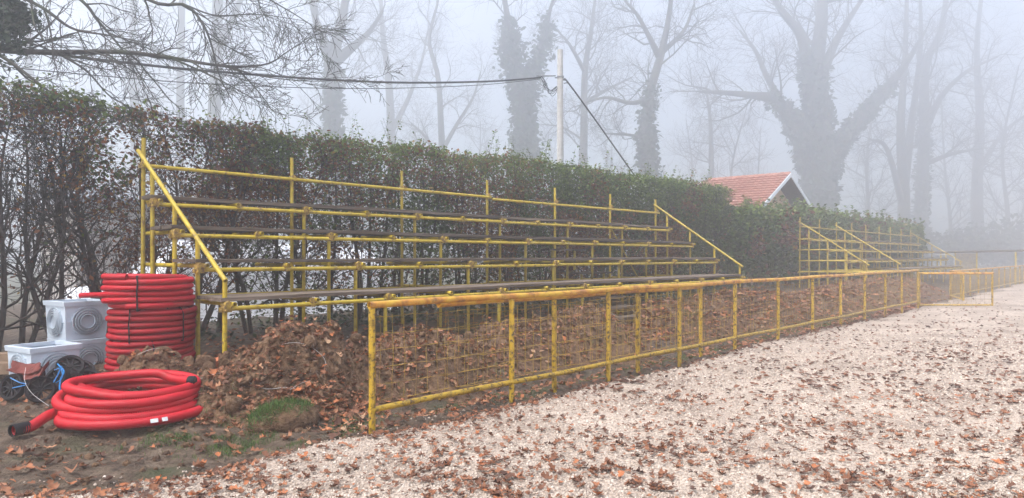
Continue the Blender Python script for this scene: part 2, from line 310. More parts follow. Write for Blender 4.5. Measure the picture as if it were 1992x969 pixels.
# ------------------------------------------------------------------ ground sheets
def axis(*segs):
    a = []
    for lo, hi, st in segs: a += list(np.arange(lo, hi - 1e-6, st))
    return np.array(a + [segs[-1][1]])
def grid_mesh(name, A, B, fn, mat, smooth=True):
    a, b = np.meshgrid(A, B, indexing='ij'); V = fn(a, b).reshape(-1, 3); nb = len(B)
    i, j = np.meshgrid(np.arange(len(A) - 1), np.arange(nb - 1), indexing='ij'); k = (i * nb + j).ravel()
    return mesh_np(name, V, np.stack([k, k + nb, k + nb + 1, k + 1], 1), mat, smooth)
def st_surface(zf):
    def fn(s, t):
        x = F0[0] + s * D[0] + t * Q[0]; y = F0[1] + s * D[1] + t * Q[1]
        return np.stack([x, y, zf(s, t)], -1)
    return fn
GX, GY = axis((-110, -20, 15), (-20, 40, 5), (40, 150, 11)), axis((-60, 0, 10), (0, 60, 5), (60, 200, 14))
ground = put('ground', grid_mesh('ground', GX, GY, lambda x, y: np.stack([x, y, -0.3 + 0.05 * vnoise(x * .2, y * .2, 3)], -1), M['ground'])); tag(ground, kind='structure')
SA = axis((-30, -9, 1.5), (-9, -6, 0.2), (-6, 2.5, 0.06), (2.5, 12, 0.12), (12, 30, 0.3), (30, 75, 1.0)); TA = axis((-8, -4.6, 0.2), (-4.6, 4, 0.06), (4, 5, 0.1), (5, 7, 0.2), (7, 20, 0.8))
soil = put('soil', grid_mesh('soil', SA, TA, st_surface(soil_z), M['soil'])); tag(soil, kind='structure')
XA = axis((-25, -5, 1), (-5, 5.5, 0.08), (5.5, 14, 0.2), (14, 80, 1.2)); YA = axis((-25, 3.4, 0.8), (3.4, 9, 0.08), (9, 16, 0.16), (16, 80, 1.0))
gravel = put('gravel', grid_mesh('gravel', XA, YA, lambda x, y: np.stack([x, y, gravel_z(x, y)], -1), M['gravel'])); tag(gravel, kind='structure')

# ------------------------------------------------------------------ dirt heaps with their clods
rng = np.random.RandomState(5)
def ico(sub=1):
    import bmesh
    bm = bmesh.new(); bmesh.ops.create_icosphere(bm, subdivisions=sub, radius=1)
    V = np.array([v.co[:] for v in bm.verts]); F = np.array([[v.index for v in f.verts] for f in bm.faces]); bm.free(); return V, F
def rocky(V, r, amt=0.35): return V * (1 + amt * (r.rand(len(V), 1) - 0.5) * 2) * (0.7 + 0.6 * r.rand(1, 3))
I1, I2 = ico(1), ico(2)
clod_meshes = [mesh_np('clod', rocky(I2[0], rng, 0.16), I2[1], M['clod'], False) for _ in range(8)]
heaps = []
for i, (lab, lumps) in enumerate(HEAPS):
    s0 = min(l[0] - 1.9 * l[2] for l in lumps); s1 = max(l[0] + 1.9 * l[2] for l in lumps); t0 = min(l[1] - 1.9 * l[3] for l in lumps); t1 = max(l[1] + 1.9 * l[3] for l in lumps)
    step = [0.03, 0.03, 0.05, 0.07, 0.09, 0.13][i]
    o = put('dirt_heap', grid_mesh('dirt_heap', axis((s0, s1, step)), axis((t0, t1, step)), st_surface(lambda s, t: soil_z(s, t) + heap_add(i, s, t)), M['heap'], False))
    tag(o, lab, 'dirt heap', 'dirt heaps along the fence'); heaps.append(o)
    for k in range([14, 40, 26, 14, 10, 0][i]):
        l = lumps[rng.randint(len(lumps))]; s = l[0] + rng.randn() * l[2] * 0.55; t = l[1] + rng.randn() * l[3] * 0.55; sc = 0.03 + 0.075 * rng.rand() ** 2
        z = float(top_z(np.array([s]), np.array([t]))[0])
        put('clod', clod_meshes[rng.randint(8)], o, W(s, t, z + sc * 0.25), rng.rand(3) * 6, (sc, sc * (0.7 + 0.5 * rng.rand()), sc * 0.75))
n = 5200
hp = []
for i, (lab, lumps) in enumerate(HEAPS[:5]):
    for l in lumps: hp.append(np.stack([l[0] + rng.randn(300) * l[2] * 0.7, l[1] + rng.randn(300) * l[3] * 0.7], 1))
hp = np.concatenate(hp + [np.stack([rng.uniform(-3.5, 0.6, 500), rng.uniform(-1, 2.6, 500)], 1)])
hz = top_z(hp[:, 0], hp[:, 1]); px = F0[0] + hp[:, 0] * D[0] + hp[:, 1] * Q[0]; py = F0[1] + hp[:, 0] * D[1] + hp[:, 1] * Q[1]
keep = gravel_in(px, py) < 0; P3 = np.stack([px, py, hz + 0.004], 1)[keep]
crumb = put('soil_crumbs', scatter_mesh('soil_crumbs', [(rocky(I1[0], rng), I1[1]) for _ in range(5)], P3, rotmats(rng, len(P3), 2), 0.007 + 0.036 * rng.rand(len(P3)) ** 2.2, M['clod'], rng))
tag(crumb, 'loose crumbs of earth strewn over the dirt heaps', 'earth crumbs', kind='stuff')

# ------------------------------------------------------------------ gravel stones (real chips near by, material farther off)
rng = np.random.RandomState(11)
OC = (np.array([[1, 0, 0], [-1, 0, 0], [0, 1, 0], [0, -1, 0], [0, 0, 1], [0, 0, -1]], float), np.array([[0, 2, 4], [2, 1, 4], [1, 3, 4], [3, 0, 4], [2, 0, 5], [1, 2, 5], [3, 1, 5], [0, 3, 5]]))
octs = [(OC[0] * (1 + 0.5 * (rng.rand(6, 1) - 0.5)) + 0.25 * (rng.rand(6, 3) - 0.5), OC[1]) for _ in range(12)]
N = 80000
yy = 3.5 / (1 - rng.rand(N) * (1 - 3.5 / 14)); xx = yy * rng.uniform(-0.95, 0.95, N)
d = gravel_in(xx, yy); k = (d > -0.05) | ((d > -0.35) & (rng.rand(N) < 0.06)); xx, yy, d = xx[k], yy[k], d[k]
zz = gravel_z(xx, yy); ss, tt = st_of(xx, yy); zz = np.where(d > -0.06, zz, top_z(ss, tt))
size = (0.006 + 0.0085 * rng.rand(len(xx)) ** 2.2) * np.clip(yy / 5.5, 1, 1.9)
gs = put('gravel_stones', scatter_mesh('gravel_stones', octs, np.stack([xx, yy, zz + size * 0.15], 1), rotmats(rng, len(xx), 1.5), size[:, None] * (0.75 + 0.5 * rng.rand(len(xx), 3)), M['stone'], rng))
tag(gs, 'pale crushed limestone chips covering the pitch-side ground', 'gravel', kind='stuff')
for (u, v, sc) in ((250, 946, 0.022), (253, 954, 0.027), (320, 940, 0.016), (318, 946, 0.02), (276, 927, 0.012), (203, 918, 0.012), (160, 955, 0.02), (107, 953, 0.02)):
    Y = 1.5 * F_PX / (v - V0); p = at(u, v, Y); s, t = st_of(p.x, p.y)
    c = put('stone', mesh_np('stone', rocky(I1[0], rng, 0.25) * sc, I1[1], M['stone'], False, np.full(len(I1[1]), 0.98)), soil, (p.x, p.y, float(top_z(np.array([s]), np.array([t]))[0]) + sc * 0.4))

# ------------------------------------------------------------------ fallen leaves
def leaf_template(r, curl, lobes=True):
    n = 7; V = []; xs = np.linspace(0, 1, n)
    wid = np.array([0.03, 0.20, 0.12, 0.34, 0.20, 0.30, 0.05]) if lobes else np.array([0.03, 0.16, 0.24, 0.27, 0.25, 0.16, 0.02])
    bend = curl * (r.rand() - 0.3); roll = curl * (r.rand() * 1.6 + 0.2); tw = (r.rand() - 0.5) * curl
    for i, x in enumerate(xs):
        zm = bend * (x - 0.5) ** 2 * 1.4
        for sgn in (0, -1, 1):
            w = wid[i] * (0.8 + 0.4 * r.rand()) * sgn
            V.append((x - 0.5 + (0.05 if sgn else 0) * (r.rand() - 0.2), w, zm + roll * w * w * 2.2 + tw * w * (x - 0.5) * 2 + (0.05 * (r.rand() - 0.5) if sgn else 0)))
    F = []
    for i in range(n - 1):
        a, b = 3 * i, 3 * i + 3
        F += [(a, b, b + 1), (a, b + 1, a + 1), (a, a + 2, b + 2), (a, b + 2, b)]
    return np.array(V), np.array(F)
rng = np.random.RandomState(21)
leafT = [leaf_template(rng, 0.9) for _ in range(14)]
leaf_me = [mesh_np('leaf', V, F, M['leaf_obj'], True) for V, F in leafT]
def litter(x, y): return sstep(fbm(x * 1.1 + 0.5 * y, y * 1.5, 4, 91), -0.55, 0.9)      # drifts of leaves
N = 95000
yy = 3.6 / (1 - rng.rand(N) * (1 - 3.6 / 48)); xx = yy * rng.uniform(-1.0, 1.05, N)
d = gravel_in(xx, yy); k = (d > -0.1) & (rng.rand(N) < (0.26 + 0.40 * litter(xx, yy) ** 1.4) * np.clip(yy / 14, 0.22, 0.85))
xx, yy = xx[k], yy[k]
ex = rng.uniform(-3.2, 13, 2400); ey = np.interp(ex, EDGE_X, EDGE_Y) - np.abs(rng.randn(2400)) * 0.22 + 0.05; k = rng.rand(2400) < litter(ex * 1.7, ey * 1.7); xx = np.concatenate([xx, ex[k]]); yy = np.concatenate([yy, ey[k]]); zz = gravel_z(xx, yy)
sz = 0.032 + 0.05 * rng.rand(len(xx)) ** 1.8; rm = rotmats(rng, len(xx), 0.45)
hero = (yy < 6.3) & (yy > 4.1) & (np.abs(xx / yy) < 0.74)
hi = np.where(hero)[0]; hi = hi[np.argsort(-sz[hi] / yy[hi])][:215]
for i in hi:
    s_ = sz[i] * 1.1; m = Matrix(rm[i].tolist()).to_euler()
    put('leaf', leaf_me[rng.randint(14)], gravel, (xx[i], yy[i], zz[i] + 0.012 + 0.01 * rng.rand()), m, (s_, s_, s_))
rest = np.ones(len(xx), bool); rest[hi] = False
P = np.stack([xx, yy, zz + 0.010 + 0.012 * rng.rand(len(xx))], 1)[rest]
near = P[:, 1] < 7.5
simple = [leaf_template(rng, 0.8, False) for _ in range(6)]; simple = [(V[[0, 7, 8, 13, 14, 9, 18]], np.array([[0, 1, 5], [0, 5, 2], [5, 1, 3], [5, 4, 2], [3, 6, 5], [5, 6, 4]])) for V, F in simple]
lv = put('fallen_leaves', scatter_mesh('fallen_leaves', leafT, P[near], rm[rest][near], sz[rest][near], M['leaf'], rng, 0.08 + 0.78 * rng.rand(near.sum()), True)); tag(lv, 'brown fallen leaves drifted over the near gravel', 'leaf litter', kind='stuff')
fr = ~near
lv = put('fallen_leaves', scatter_mesh('fallen_leaves', simple, P[fr], rm[rest][fr], sz[rest][fr] * 1.25, M['leaf'], rng, 0.62 * rng.rand(fr.sum()))); tag(lv, 'brown fallen leaves scattered over the farther gravel', 'leaf litter', kind='stuff')
# leaves on earth and heaps
L = []
for i, (lab, lumps) in enumerate(HEAPS):
    for l in lumps:
        m = [60, 460, 480, 560, 760, 680][i]; L.append(np.stack([l[0] + rng.randn(m) * l[2] * 0.75, l[1] - 0.1 + rng.randn(m) * l[3] * 0.75], 1))
L.append(np.stack([rng.uniform(-5, 0.2, 900), rng.uniform(-2.6, 3.4, 900)], 1)); L.append(np.stack([rng.uniform(0, 22, 1700), rng.normal(0.35, 0.22, 1700)], 1)); L.append(np.stack([rng.uniform(-4, 20, 2600), rng.uniform(2.4, 6.5, 2600)], 1))
L = np.concatenate(L); x = F0[0] + L[:, 0] * D[0] + L[:, 1] * Q[0]; y = F0[1] + L[:, 0] * D[1] + L[:, 1] * Q[1]
k = gravel_in(x, y) < 0.02; L = L[k]; x = x[k]; y = y[k]
z = top_z(L[:, 0], L[:, 1]); sz = 0.05 + 0.07 * rng.rand(len(x)) ** 1.5; rm = rotmats(rng, len(x), 0.6)
hero = (y < 7.6) & (np.abs(x / y) < 0.74) & (L[:, 1] < 2.6); hi = np.where(hero)[0]; hi = hi[np.argsort(-sz[hi] / y[hi])][:85]
for i in hi:
    s_ = sz[i] * 1.05; put('leaf', leaf_me[rng.randint(14)], soil, (x[i], y[i], z[i] + 0.02), Matrix(rm[i].tolist()).to_euler(), (s_, s_, s_))
rest = np.ones(len(x), bool); rest[hi] = False
for part_, tmp_, lab_ in ((rest & (y < 8.6), leafT, 'russet fallen leaves lying on the nearest bare earth and dirt heaps'), (rest & (y >= 8.6), simple, 'russet fallen leaves lying on the farther earth and dirt heaps')):
    lv = put('fallen_leaves', scatter_mesh('fallen_leaves', tmp_, np.stack([x, y, z + 0.018], 1)[part_], rm[part_], sz[part_] * np.clip(y[part_] / 11, 0.9, 1.7), M['leaf'], rng, 0.2 + 0.8 * rng.rand(part_.sum()), True)); tag(lv, lab_, 'leaf litter', kind='stuff')

# ------------------------------------------------------------------ grass
rng = np.random.RandomState(31)
BL = (np.array([[-0.05, 0, 0], [0.05, 0, 0], [0.035, 0.06, 0.55], [-0.035, 0.06, 0.55], [0, 0.28, 1.0]]), np.array([[0, 1, 2], [0, 2, 3], [3, 2, 4]]))
BL2 = (np.array([[-0.05, 0, 0], [0.05, 0, 0], [0.035, 0.25, 0.4], [-0.035, 0.25, 0.4], [0, 0.65, 0.6]]), BL[1])
def st_px(u, v, z=0.0):
    Y = (CAM_Z - z) * F_PX / (v - V0); p = at(u, v, Y); return st_of(p.x, p.y)
pts = []
for (u, v, rs, rt, m) in ((420, 835, 0.42, 0.25, 2200), (470, 850, 0.35, 0.2, 1600), (340, 845, 0.4, 0.12, 900), (500, 905, 0.2, 0.12, 300), (690, 820, 0.2, 0.3, 900), (620, 845, 0.3, 0.12, 700)):
    s, t = st_px(u, v); pts.append(np.stack([s + rng.randn(m) * rs * .6, t + rng.randn(m) * rt * .6], 1))
for s, t, rs, rt, m in ((1.6, 0.4, 1.2, 0.3, 2300), (4.0, 0.45, 1.5, 0.35, 3000), (6.5, 0.5, 1.2, 0.4, 2800), (9.5, 0.55, 1.6, 0.4, 3600), (12.3, 0.5, 2.0, 0.45, 5200), (16, 0.5, 2.5, 0.4, 2600), (0.1, 1.1, 0.45, 0.35, 1100), (-0.75, 1.6, 0.3, 0.3, 500), (1.2, 1.25, 0.5, 0.25, 500), (2.6, 1.2, 0.6, 0.3, 800), (-0.4, 1.5, 0.2, 0.2, 350), (3.9, 1.35, 0.4, 0.25, 500), (5.6, 1.4, 0.6, 0.3, 600), (8.6, 1.5, 0.7, 0.3, 500), (-0.5, 2.0, 0.3, 0.3, 300)):
    pts.append(np.stack([s + rng.randn(m) * rs * .6, t + rng.randn(m) * rt * .6], 1))
pts = np.concatenate(pts); cl = fbm(pts[:, 0] * 5, pts[:, 1] * 5, 2, 15) > -0.15; pts = pts[cl]
x = F0[0] + pts[:, 0] * D[0] + pts[:, 1] * Q[0]; y = F0[1] + pts[:, 0] * D[1] + pts[:, 1] * Q[1]; k = gravel_in(x, y) < 0.0; pts, x, y = pts[k], x[k], y[k]
z = top_z(pts[:, 0], pts[:, 1]); h = (0.018 + 0.04 * rng.rand(len(x))) * np.clip(y / 8, 1, 1.9)
gr = put('grass', scatter_mesh('grass', [BL, BL2], np.stack([x, y, z - 0.004], 1), rotmats(rng, len(x), 0.9), h, M['grass'], rng)); tag(gr, 'short green grass in patches beside the railing and heaps', 'grass', kind='stuff')

# turf sod standing on edge in front of the big heap
s, t = st_px(553, 818)
sod = empty('turf_sod', W(s, t, float(soil_z(np.array([s]), np.array([t]))[0])), RZ, 'upturned sod of green turf in front of the leaf-strewn heap', 'turf sod')
V = I2[0].copy(); rr = np.random.RandomState(3); V = V * (1 + 0.22 * (rr.rand(len(V), 1) - 0.5)) * np.array([0.34, 0.24, 0.16]); V[:, 2] += 0.07
put('earth', mesh_np('earth', V, I2[1], M['heap'], False), sod)
m = 2200; ph = rr.rand(m) * 2 * np.pi; q_ = rr.rand(m) ** 0.5; gx = 0.31 * q_ * np.cos(ph) - 0.04; gy = 0.2 * q_ * np.sin(ph); gz = 0.07 + 0.155 * np.sqrt(np.clip(1 - (gx / .34) ** 2 - (gy / .22) ** 2, 0, 1)) - 0.01
ob = put('grass', scatter_mesh('grass', [BL, BL2], np.stack([gx, gy, gz], 1), rotmats(rr, m, 1.2), 0.03 + 0.06 * rr.rand(m) ** 2, M['grass'], rr), sod); ob['kind'] = 'stuff'

# ------------------------------------------------------------------ scaffold bleachers
def sleeve_coupler():
    b = MB(); b.box((0, 0, 0), (0.072, 0.085, 0.075)); b.box((0.046, 0.0, 0.012), (0.034, 0.045, 0.05)); b.box((-0.044, 0.01, -0.015), (0.03, 0.04, 0.045)); b.tube([(0.03, -0.075, 0.02), (0.03, 0.05, 0.02)], 0.011, 6); b.tube([(-0.028, -0.068, -0.02), (-0.028, 0.05, -0.02)], 0.011, 6)
    b.tube([(0.0, -0.05, 0.035), (0.0, 0.05, 0.035)], 0.036, 8)
    return b.mesh('coupler', M['coupler'])
CPL = sleeve_coupler()
TR = 0.0265
def scaffold(name, s0, nb, bay, label, zoff=0.0, rails_at=(0,), plank_bays=None, seed=1, top_break=None):
    rg = random.Random(seed); root = empty(name, W(s0, 2.576, 0), RZ, label, 'bleacher', 'scaffold bleachers along the hedge')
    rows = [(0.0, 0.916), (0.684, 1.336), (1.368, 1.756), (2.052, 2.176)]; back = 2.443; L = nb * bay
    def j(a=0.006): return rg.uniform(-a, a)
    def gz(x, y): return float(top_z(np.array([s0 + x]), np.array([2.576 + y]))[0]) - 0.12
    def tube(nm, a, b_, r=TR, hollow=True, n=10):
        a, b_ = Vector(a), Vector(b_); o = MB().tube([Vector((0, 0, 0)), (b_ - a) * 0.5 + Vector((0, 0, -0.002)), b_ - a], r, n, True, hollow).build(nm, M['yellow'], root, a, True); return o
    plank_bays = plank_bays if plank_bays is not None else [set(range(nb))] * 4
    hand = lambda y: 1.262 + zoff + (2.875 - 1.262) * (y + 0.02) / (back + 0.02)
    for i in range(nb + 1):
        x = i * bay; end = i in rails_at
        for k, (y, zr) in enumerate(rows):
            zt = hand(y) - 0.02 if end else zr + zoff + 0.075
            if i == 0 and not end and k < 3: continue
            pa = Vector((x + j(), y + 0.035, gz(x, y))); po = tube('post', pa, (x + j(), y + 0.035 + j(), zt))
            put('coupler', CPL, po, Vector((x, y, zr + zoff + 0.005)) - pa, (0, 0, rg.uniform(-.1, .1)), (1.15,) * 3)
            ya, yb = y - 0.09, back + 0.07                                            # transom carrying the boards
            tube('transom', (x + 0.055, ya, zr + zoff + 0.048), (x + 0.055 + j(), yb, zr + zoff + 0.048))
            if i < nb:
                put('coupler', CPL, root, (x + bay / 2 + j(0.05), y, zr + zoff + 0.005), (0, 0, rg.uniform(-.1, .1)), (1.0,) * 3)
                yn = (rows[k + 1][0] if k < 3 else back)
                tube('transom', (x + bay / 2, y - 0.08, zr + zoff + 0.048), (x + bay / 2 + j(), yn + 0.07, zr + zoff + 0.048))
        pa = Vector((x + j(), back, gz(x, back))); po = tube('post', pa, (x + j(0.02), back + j(0.015), 3.06 + zoff + j(0.03)))
        put('coupler', CPL, po, Vector((x, back - 0.03, 2.71 + zoff)) - pa, (0, 0, 0), (0.9,) * 3)
        if end: tube('handrail', (x - 0.045, back + 0.03, 2.915 + zoff), (x - 0.045 + j(), -0.07, 1.225 + zoff), TR)
    for k, (y, zr) in enumerate(rows):                                                # front rails in tube lengths
        x = -0.02
        while x < L - 0.1:
            x2 = min(L + 0.02, x + 3 * bay + 0.0); tube('rail', (x + (0.0 if x < 0 else 0.004), y - 0.02, zr + zoff), (x2, y - 0.02, zr + zoff + j(0.012))); x = x2
    cut = top_break * bay if top_break else L
    tube('rail', (-0.03, back - 0.055, 2.71 + zoff), (cut + 0.05, back - 0.055, 2.70 + zoff))
    if top_break: tube('rail', (cut + 0.09, back - 0.055, 2.665 + zoff), (L + 0.1, back - 0.055, 2.68 + zoff))
    x = -0.05
    while x < L - 0.1:
        x2 = min(L + 0.05, x + 3 * bay); tube('ledger', (x + 0.004, back + 0.055, 0.93 + zoff), (x2, back + 0.055, 0.93 + zoff + j(0.02))); x = x2
    for k, (y, zr) in enumerate(rows):                                                # boards
        span = (rows[k + 1][0] if k < 3 else back) - y; nbd = 2 if k < 3 else 1; wd = (span - 0.05) / nbd - 0.012
        ylist = [y + 0.02 - 0.03 + wd / 2 + m_ * (wd + 0.014) for m_ in range(nbd)]
        i = 0
        while i < nb:
            ln = min(rg.choice((2, 3)), nb - i)
            while ln > 0 and not all(b_ in plank_bays[k] for b_ in range(i, i + ln)): ln -= 1
            if ln == 0: i += 1; continue
            for m_, yy_ in enumerate(ylist):
                x0 = i * bay + (0.0 if i else -0.07) + rg.uniform(0, 0.03); x1 = (i + ln) * bay + rg.uniform(-0.02, 0.0) + (0.05 if i + ln == nb else 0)
                zb = zr + zoff + 0.048 + TR + 0.024 + rg.uniform(0, 0.004); lift = rg.uniform(-0.006, 0.012)
                b = MB(); segs = 6; th = rg.uniform(0.040, 0.048)
                for e in range(segs):
                    pass
                V = []
                for e in range(segs + 1):
                    f = e / segs; xx_ = (x1 - x0) * f; dz = lift * f + 0.006 * math.sin(f * 9 + k + m_)
                    for (yy2, zz2) in ((-wd / 2, -th / 2), (wd / 2, -th / 2), (wd / 2, th / 2 - .004), (wd / 2 - .006, th / 2), (-wd / 2 + .006, th / 2), (-wd / 2, th / 2 - .004)): V.append((xx_, yy2, zz2 + dz))
                Fs = [tuple(range(5, -1, -1)), tuple(segs * 6 + c for c in range(6))]
                for e in range(segs):
                    for c in range(6): Fs.append((e * 6 + c, e * 6 + (c + 1) % 6, e * 6 + 6 + (c + 1) % 6, e * 6 + 6 + c))
                b.add(V, Fs); b.build('plank', M['plank'], root, (x0, yy_, zb))
            i += ln
    return root
near_b = scaffold('bleacher', -0.075, 6, 2.2047, 'near yellow scaffold bleacher with four rows of weathered planks', 0, (0, 6), None, 3, 3)
far_b = scaffold('bleacher', 23.9, 8, 2.17, 'misty yellow scaffold bleacher farther along the hedge, partly without planks', -0.07, (0, 2, 8), [{2, 3, 4, 5, 6, 7}, {1, 2, 3, 4, 5, 6, 7}, {2, 3, 4, 5, 6, 7}, {3, 4, 5, 6, 7}], 9)
# loose foot boards on stub tubes inside the near bleacher, the diagonal brace and timber steps below it
def lb(s, t, z): return (s + 0.075, t - 2.576, z)
for (u0, u1, v, t) in ((1060, 1127, 486, 4.3), (1117, 1184, 531, 4.1)):
    a = s_at(u0, t); b = s_at(u1, t); Yc = W((a + b) / 2, t).y; z = CAM_Z - (v - V0) / F_PX * Yc
    MB().box((0, 0, 0), (b - a, 0.24, 0.035)).build('plank', M['plank'], near_b, lb((a + b) / 2, t, z))
    for s in (a + 0.2 * (b - a), a + 0.85 * (b - a)): MB().tube([(0, 0, 0), (0, 0, 0.42)], TR, 8).build('stub_post', M['yellow'], near_b, lb(s, t, z - 0.44), True)
a = lb(s_at(1188, 4.9), 4.9, 2.2); b = lb(s_at(1248, 4.9), 4.9, 0.75)
MB().tube([(0, 0, 0), Vector(b) - Vector(a)], 0.02, 8).build('brace', M['yellow'], near_b, a, True)
st = empty('timber_steps', W(7.55, 2.25, float(top_z(np.array([7.55]), np.array([2.25]))[0])), RZ, 'small weathered timber steps half buried below the near bleacher', 'steps')
for k in range(3): MB().box((0, 0, 0), (0.85, 0.26, 0.045)).build('tread', M['plank'], st, (0.05 * k, 0.28 * k, 0.10 + 0.17 * k))
for sx in (-0.36, 0.36): MB().box((0, 0, 0), (0.05, 0.9, 0.18), M=Matrix.Rotation(0.54, 3, 'X')).build('stringer', M['plank'], st, (sx, 0.28, 0.16))

# ------------------------------------------------------------------ railing fences and gate leaves
def wire_panel(b, x0, x1, z0, z1, rg, gx=0.128, gz=0.137, y=0.0, r=0.0026):
    n = max(2, int((x1 - x0) / gx)); ph = rg.random() * 6
    for i in range(1, n + 1):
        x = x0 + (i - 0.5) * (x1 - x0) / n
        b.tube([(x + 0.008 * math.sin(ph + k * 2.1 + i), y + 0.004 * math.sin(i + k), z0 + (z1 - z0) * k / 4) for k in range(5)], r, 4, False)
    m = max(2, int((z1 - z0) / gz))
    for k in range(m + 1):
        z = z0 + (z1 - z0) * (k + 0.1) / (m + 0.2); sag = rg.uniform(0.004, 0.02)
        b.tube([(x0 + (x1 - x0) * i / 8, y + 0.006 * math.sin(i * 1.7 + k), z - sag * math.sin(math.pi * i / 8) + 0.006 * math.sin(i * 2.3 + k * 1.9)) for i in range(9)], r, 4, False)
def railing(label, s_list, t0, ztop, zbot, seed, ext=(0, 0), post=(True, True), drop=None, wires=True):
    rg = random.Random(seed); root = empty('railing_fence', W(s_list[0], t0, 0), RZ, label, 'fence', 'yellow pipe railings along the gravel'); s0 = s_list[0]; pr = 0.029
    L = s_list[-1] - s0
    for i, s in enumerate(s_list):
        if (i == 0 and not post[0]) or (i == len(s_list) - 1 and not post[1]): continue
        lean = rg.uniform(-0.012, 0.012)
        MB().tube([(0, 0, 0), (lean * .5, lean, 0.6), (lean, lean, ztop + 0.22)], pr, 12, True).build('post', M['fence'], root, (s - s0, 0, -0.22), True)
    x = -ext[0]
    while x < L + ext[1] - 0.1:
        x2 = min(L + ext[1], x + rg.choice((5.36, 7.15)))
        if L + ext[1] - x2 < 1: x2 = L + ext[1]
        def ln(z): return [(x + (x2 - x) * k / 10, 0.0, z + 0.006 * math.sin(k * 1.3 + x)) for k in range(11)]
        MB().tube(ln(ztop + 0.03), 0.031, 12, True, True).build('top_rail', M['fence_top'], root, (0, 0, 0), True)
        MB().tube(ln(zbot), 0.027, 12, True, True).build('bottom_rail', M['fence'], root, (0, -0.005, 0), True); x = x2 + 0.003
    if wires:
        for a, b_ in zip(s_list[:-1], s_list[1:]):
            b = MB(); wire_panel(b, a - s0 + 0.03, b_ - s0 - 0.03, zbot + 0.05, ztop - 0.06, rg, y=0.012); b.build('wire_mesh', M['wire'], root)
    return root
railing('long rust-topped yellow pipe railing nearest the camera, with wire mesh', [0, 1.79, 3.57, 5.36, 7.18, 8.96, 10.72, 12.5, 14.23, 16.0, 17.67, 19.45], 0.0, 1.045, 0.17, 3, ext=(0.03, 0.02))
railing('short spare length of yellow railing doubled behind the near railing', [0.86, 2.64, 4.43, 6.22], 0.11, 1.0, 0.135, 5, post=(False, True))
railing('misty yellow railing beyond the open gate', list(np.arange(24.7, 47, 1.79)), 0.1, 0.93, 0.12, 6)
def gate(label, hinge, free, ztop, zbot, seed):
    h = Vector(hinge); d_ = Vector(free) - h; L = d_.length; rg = random.Random(seed)
    root = empty('gate_leaf', (h.x, h.y, 0), math.atan2(d_.y, d_.x), label, 'gate', 'open gate leaves')
    for x in (0, L): MB().tube([(0, 0, zbot - 0.03), (0, 0, ztop + 0.02)], 0.028, 10).build('upright', M['fence'], root, (x, 0, 0), True)
    MB().tube([(-0.03, 0, 0), (L + 0.03, 0, 0)], 0.029, 10, True, True).build('top_rail', M['fence_top'], root, (0, 0, ztop + 0.02), True)
    MB().tube([(0, 0, 0), (L, 0, 0)], 0.025, 10).build('bottom_rail', M['fence'], root, (0, 0, zbot), True)
    b = MB(); wire_panel(b, 0.03, L - 0.03, zbot, ztop, rg); b.build('wire_mesh', M['wire'], root)
    for z in (zbot + 0.15, ztop - 0.15): MB().tube([(0, 0, -0.05), (0, 0, 0.05)], 0.034, 8).build('hinge', M['coupler'], root, (0.0, 0.0, z))
gate('wide yellow gate leaf swung open over the gravel towards the camera', tuple(W(19.53, -0.02))[:2], (14.12, 20.4), 0.97, 0.06, 2)
gate('smaller yellow gate leaf standing open at the far side of the gap', tuple(W(24.62, 0.1))[:2], (14.25, 21.9), 0.95, 0.12, 4)
# ball-stop barrier and small goal, far in the mist
bs = empty('ball_stop_barrier', at(1992, 520, 42) * 1.0, 0, 'tall dim barrier with a long top bar far in the mist', 'barrier'); bs.location.z = 0
def bpt(u, v, Y): p = at(u, v, Y); return (p.x - bs.location.x, p.y - bs.location.y, p.z)
MB().tube([bpt(1790, 491.5, 47), bpt(1975, 488, 41), bpt(2080, 486, 39)], 0.06, 8).build('top_bar', M['darkwood'], bs, smooth=True)
for u, Y in ((1830, 45.7), (1858, 44.8), (1900, 43.4), (1976, 41), (2060, 39.4)):
    p = bpt(u, 489, Y); MB().tube([(p[0], p[1], -0.2), (p[0], p[1], p[2] + 0.03)], 0.045, 8).build('post', M['yellow'], bs, smooth=True)
b = MB()
for i in range(46):
    f = i / 45; p = bpt(1858 + 42 * f, 490, 44.8 - 1.4 * f); b.tube([(p[0], p[1], 0.1), (p[0], p[1], 1.66)], 0.007, 3, False)
b.build('net', M['wire'], bs)
gl = empty('small_goal', (at(1836, 520, 40).x, 40, 0), 0, 'small white goal frame in front of the far barrier', 'goal')
z = CAM_Z - (495.5 - V0) / F_PX * 40
for dx in (-0.62, 0.62): MB().tube([(dx, 0, -0.1), (dx, 0, z)], 0.022, 8).build('upright', M['concrete'], gl, smooth=True)
MB().tube([(-0.64, 0, z), (0.64, 0, z)], 0.022, 8).build('crossbar', M['concrete'], gl, smooth=True)
for dx in (-0.62, 0.62): MB().tube([(dx, 0, z), (dx + 0.2, 0.6, 0.0)], 0.02, 6).build('stay', M['barge'], gl, smooth=True)

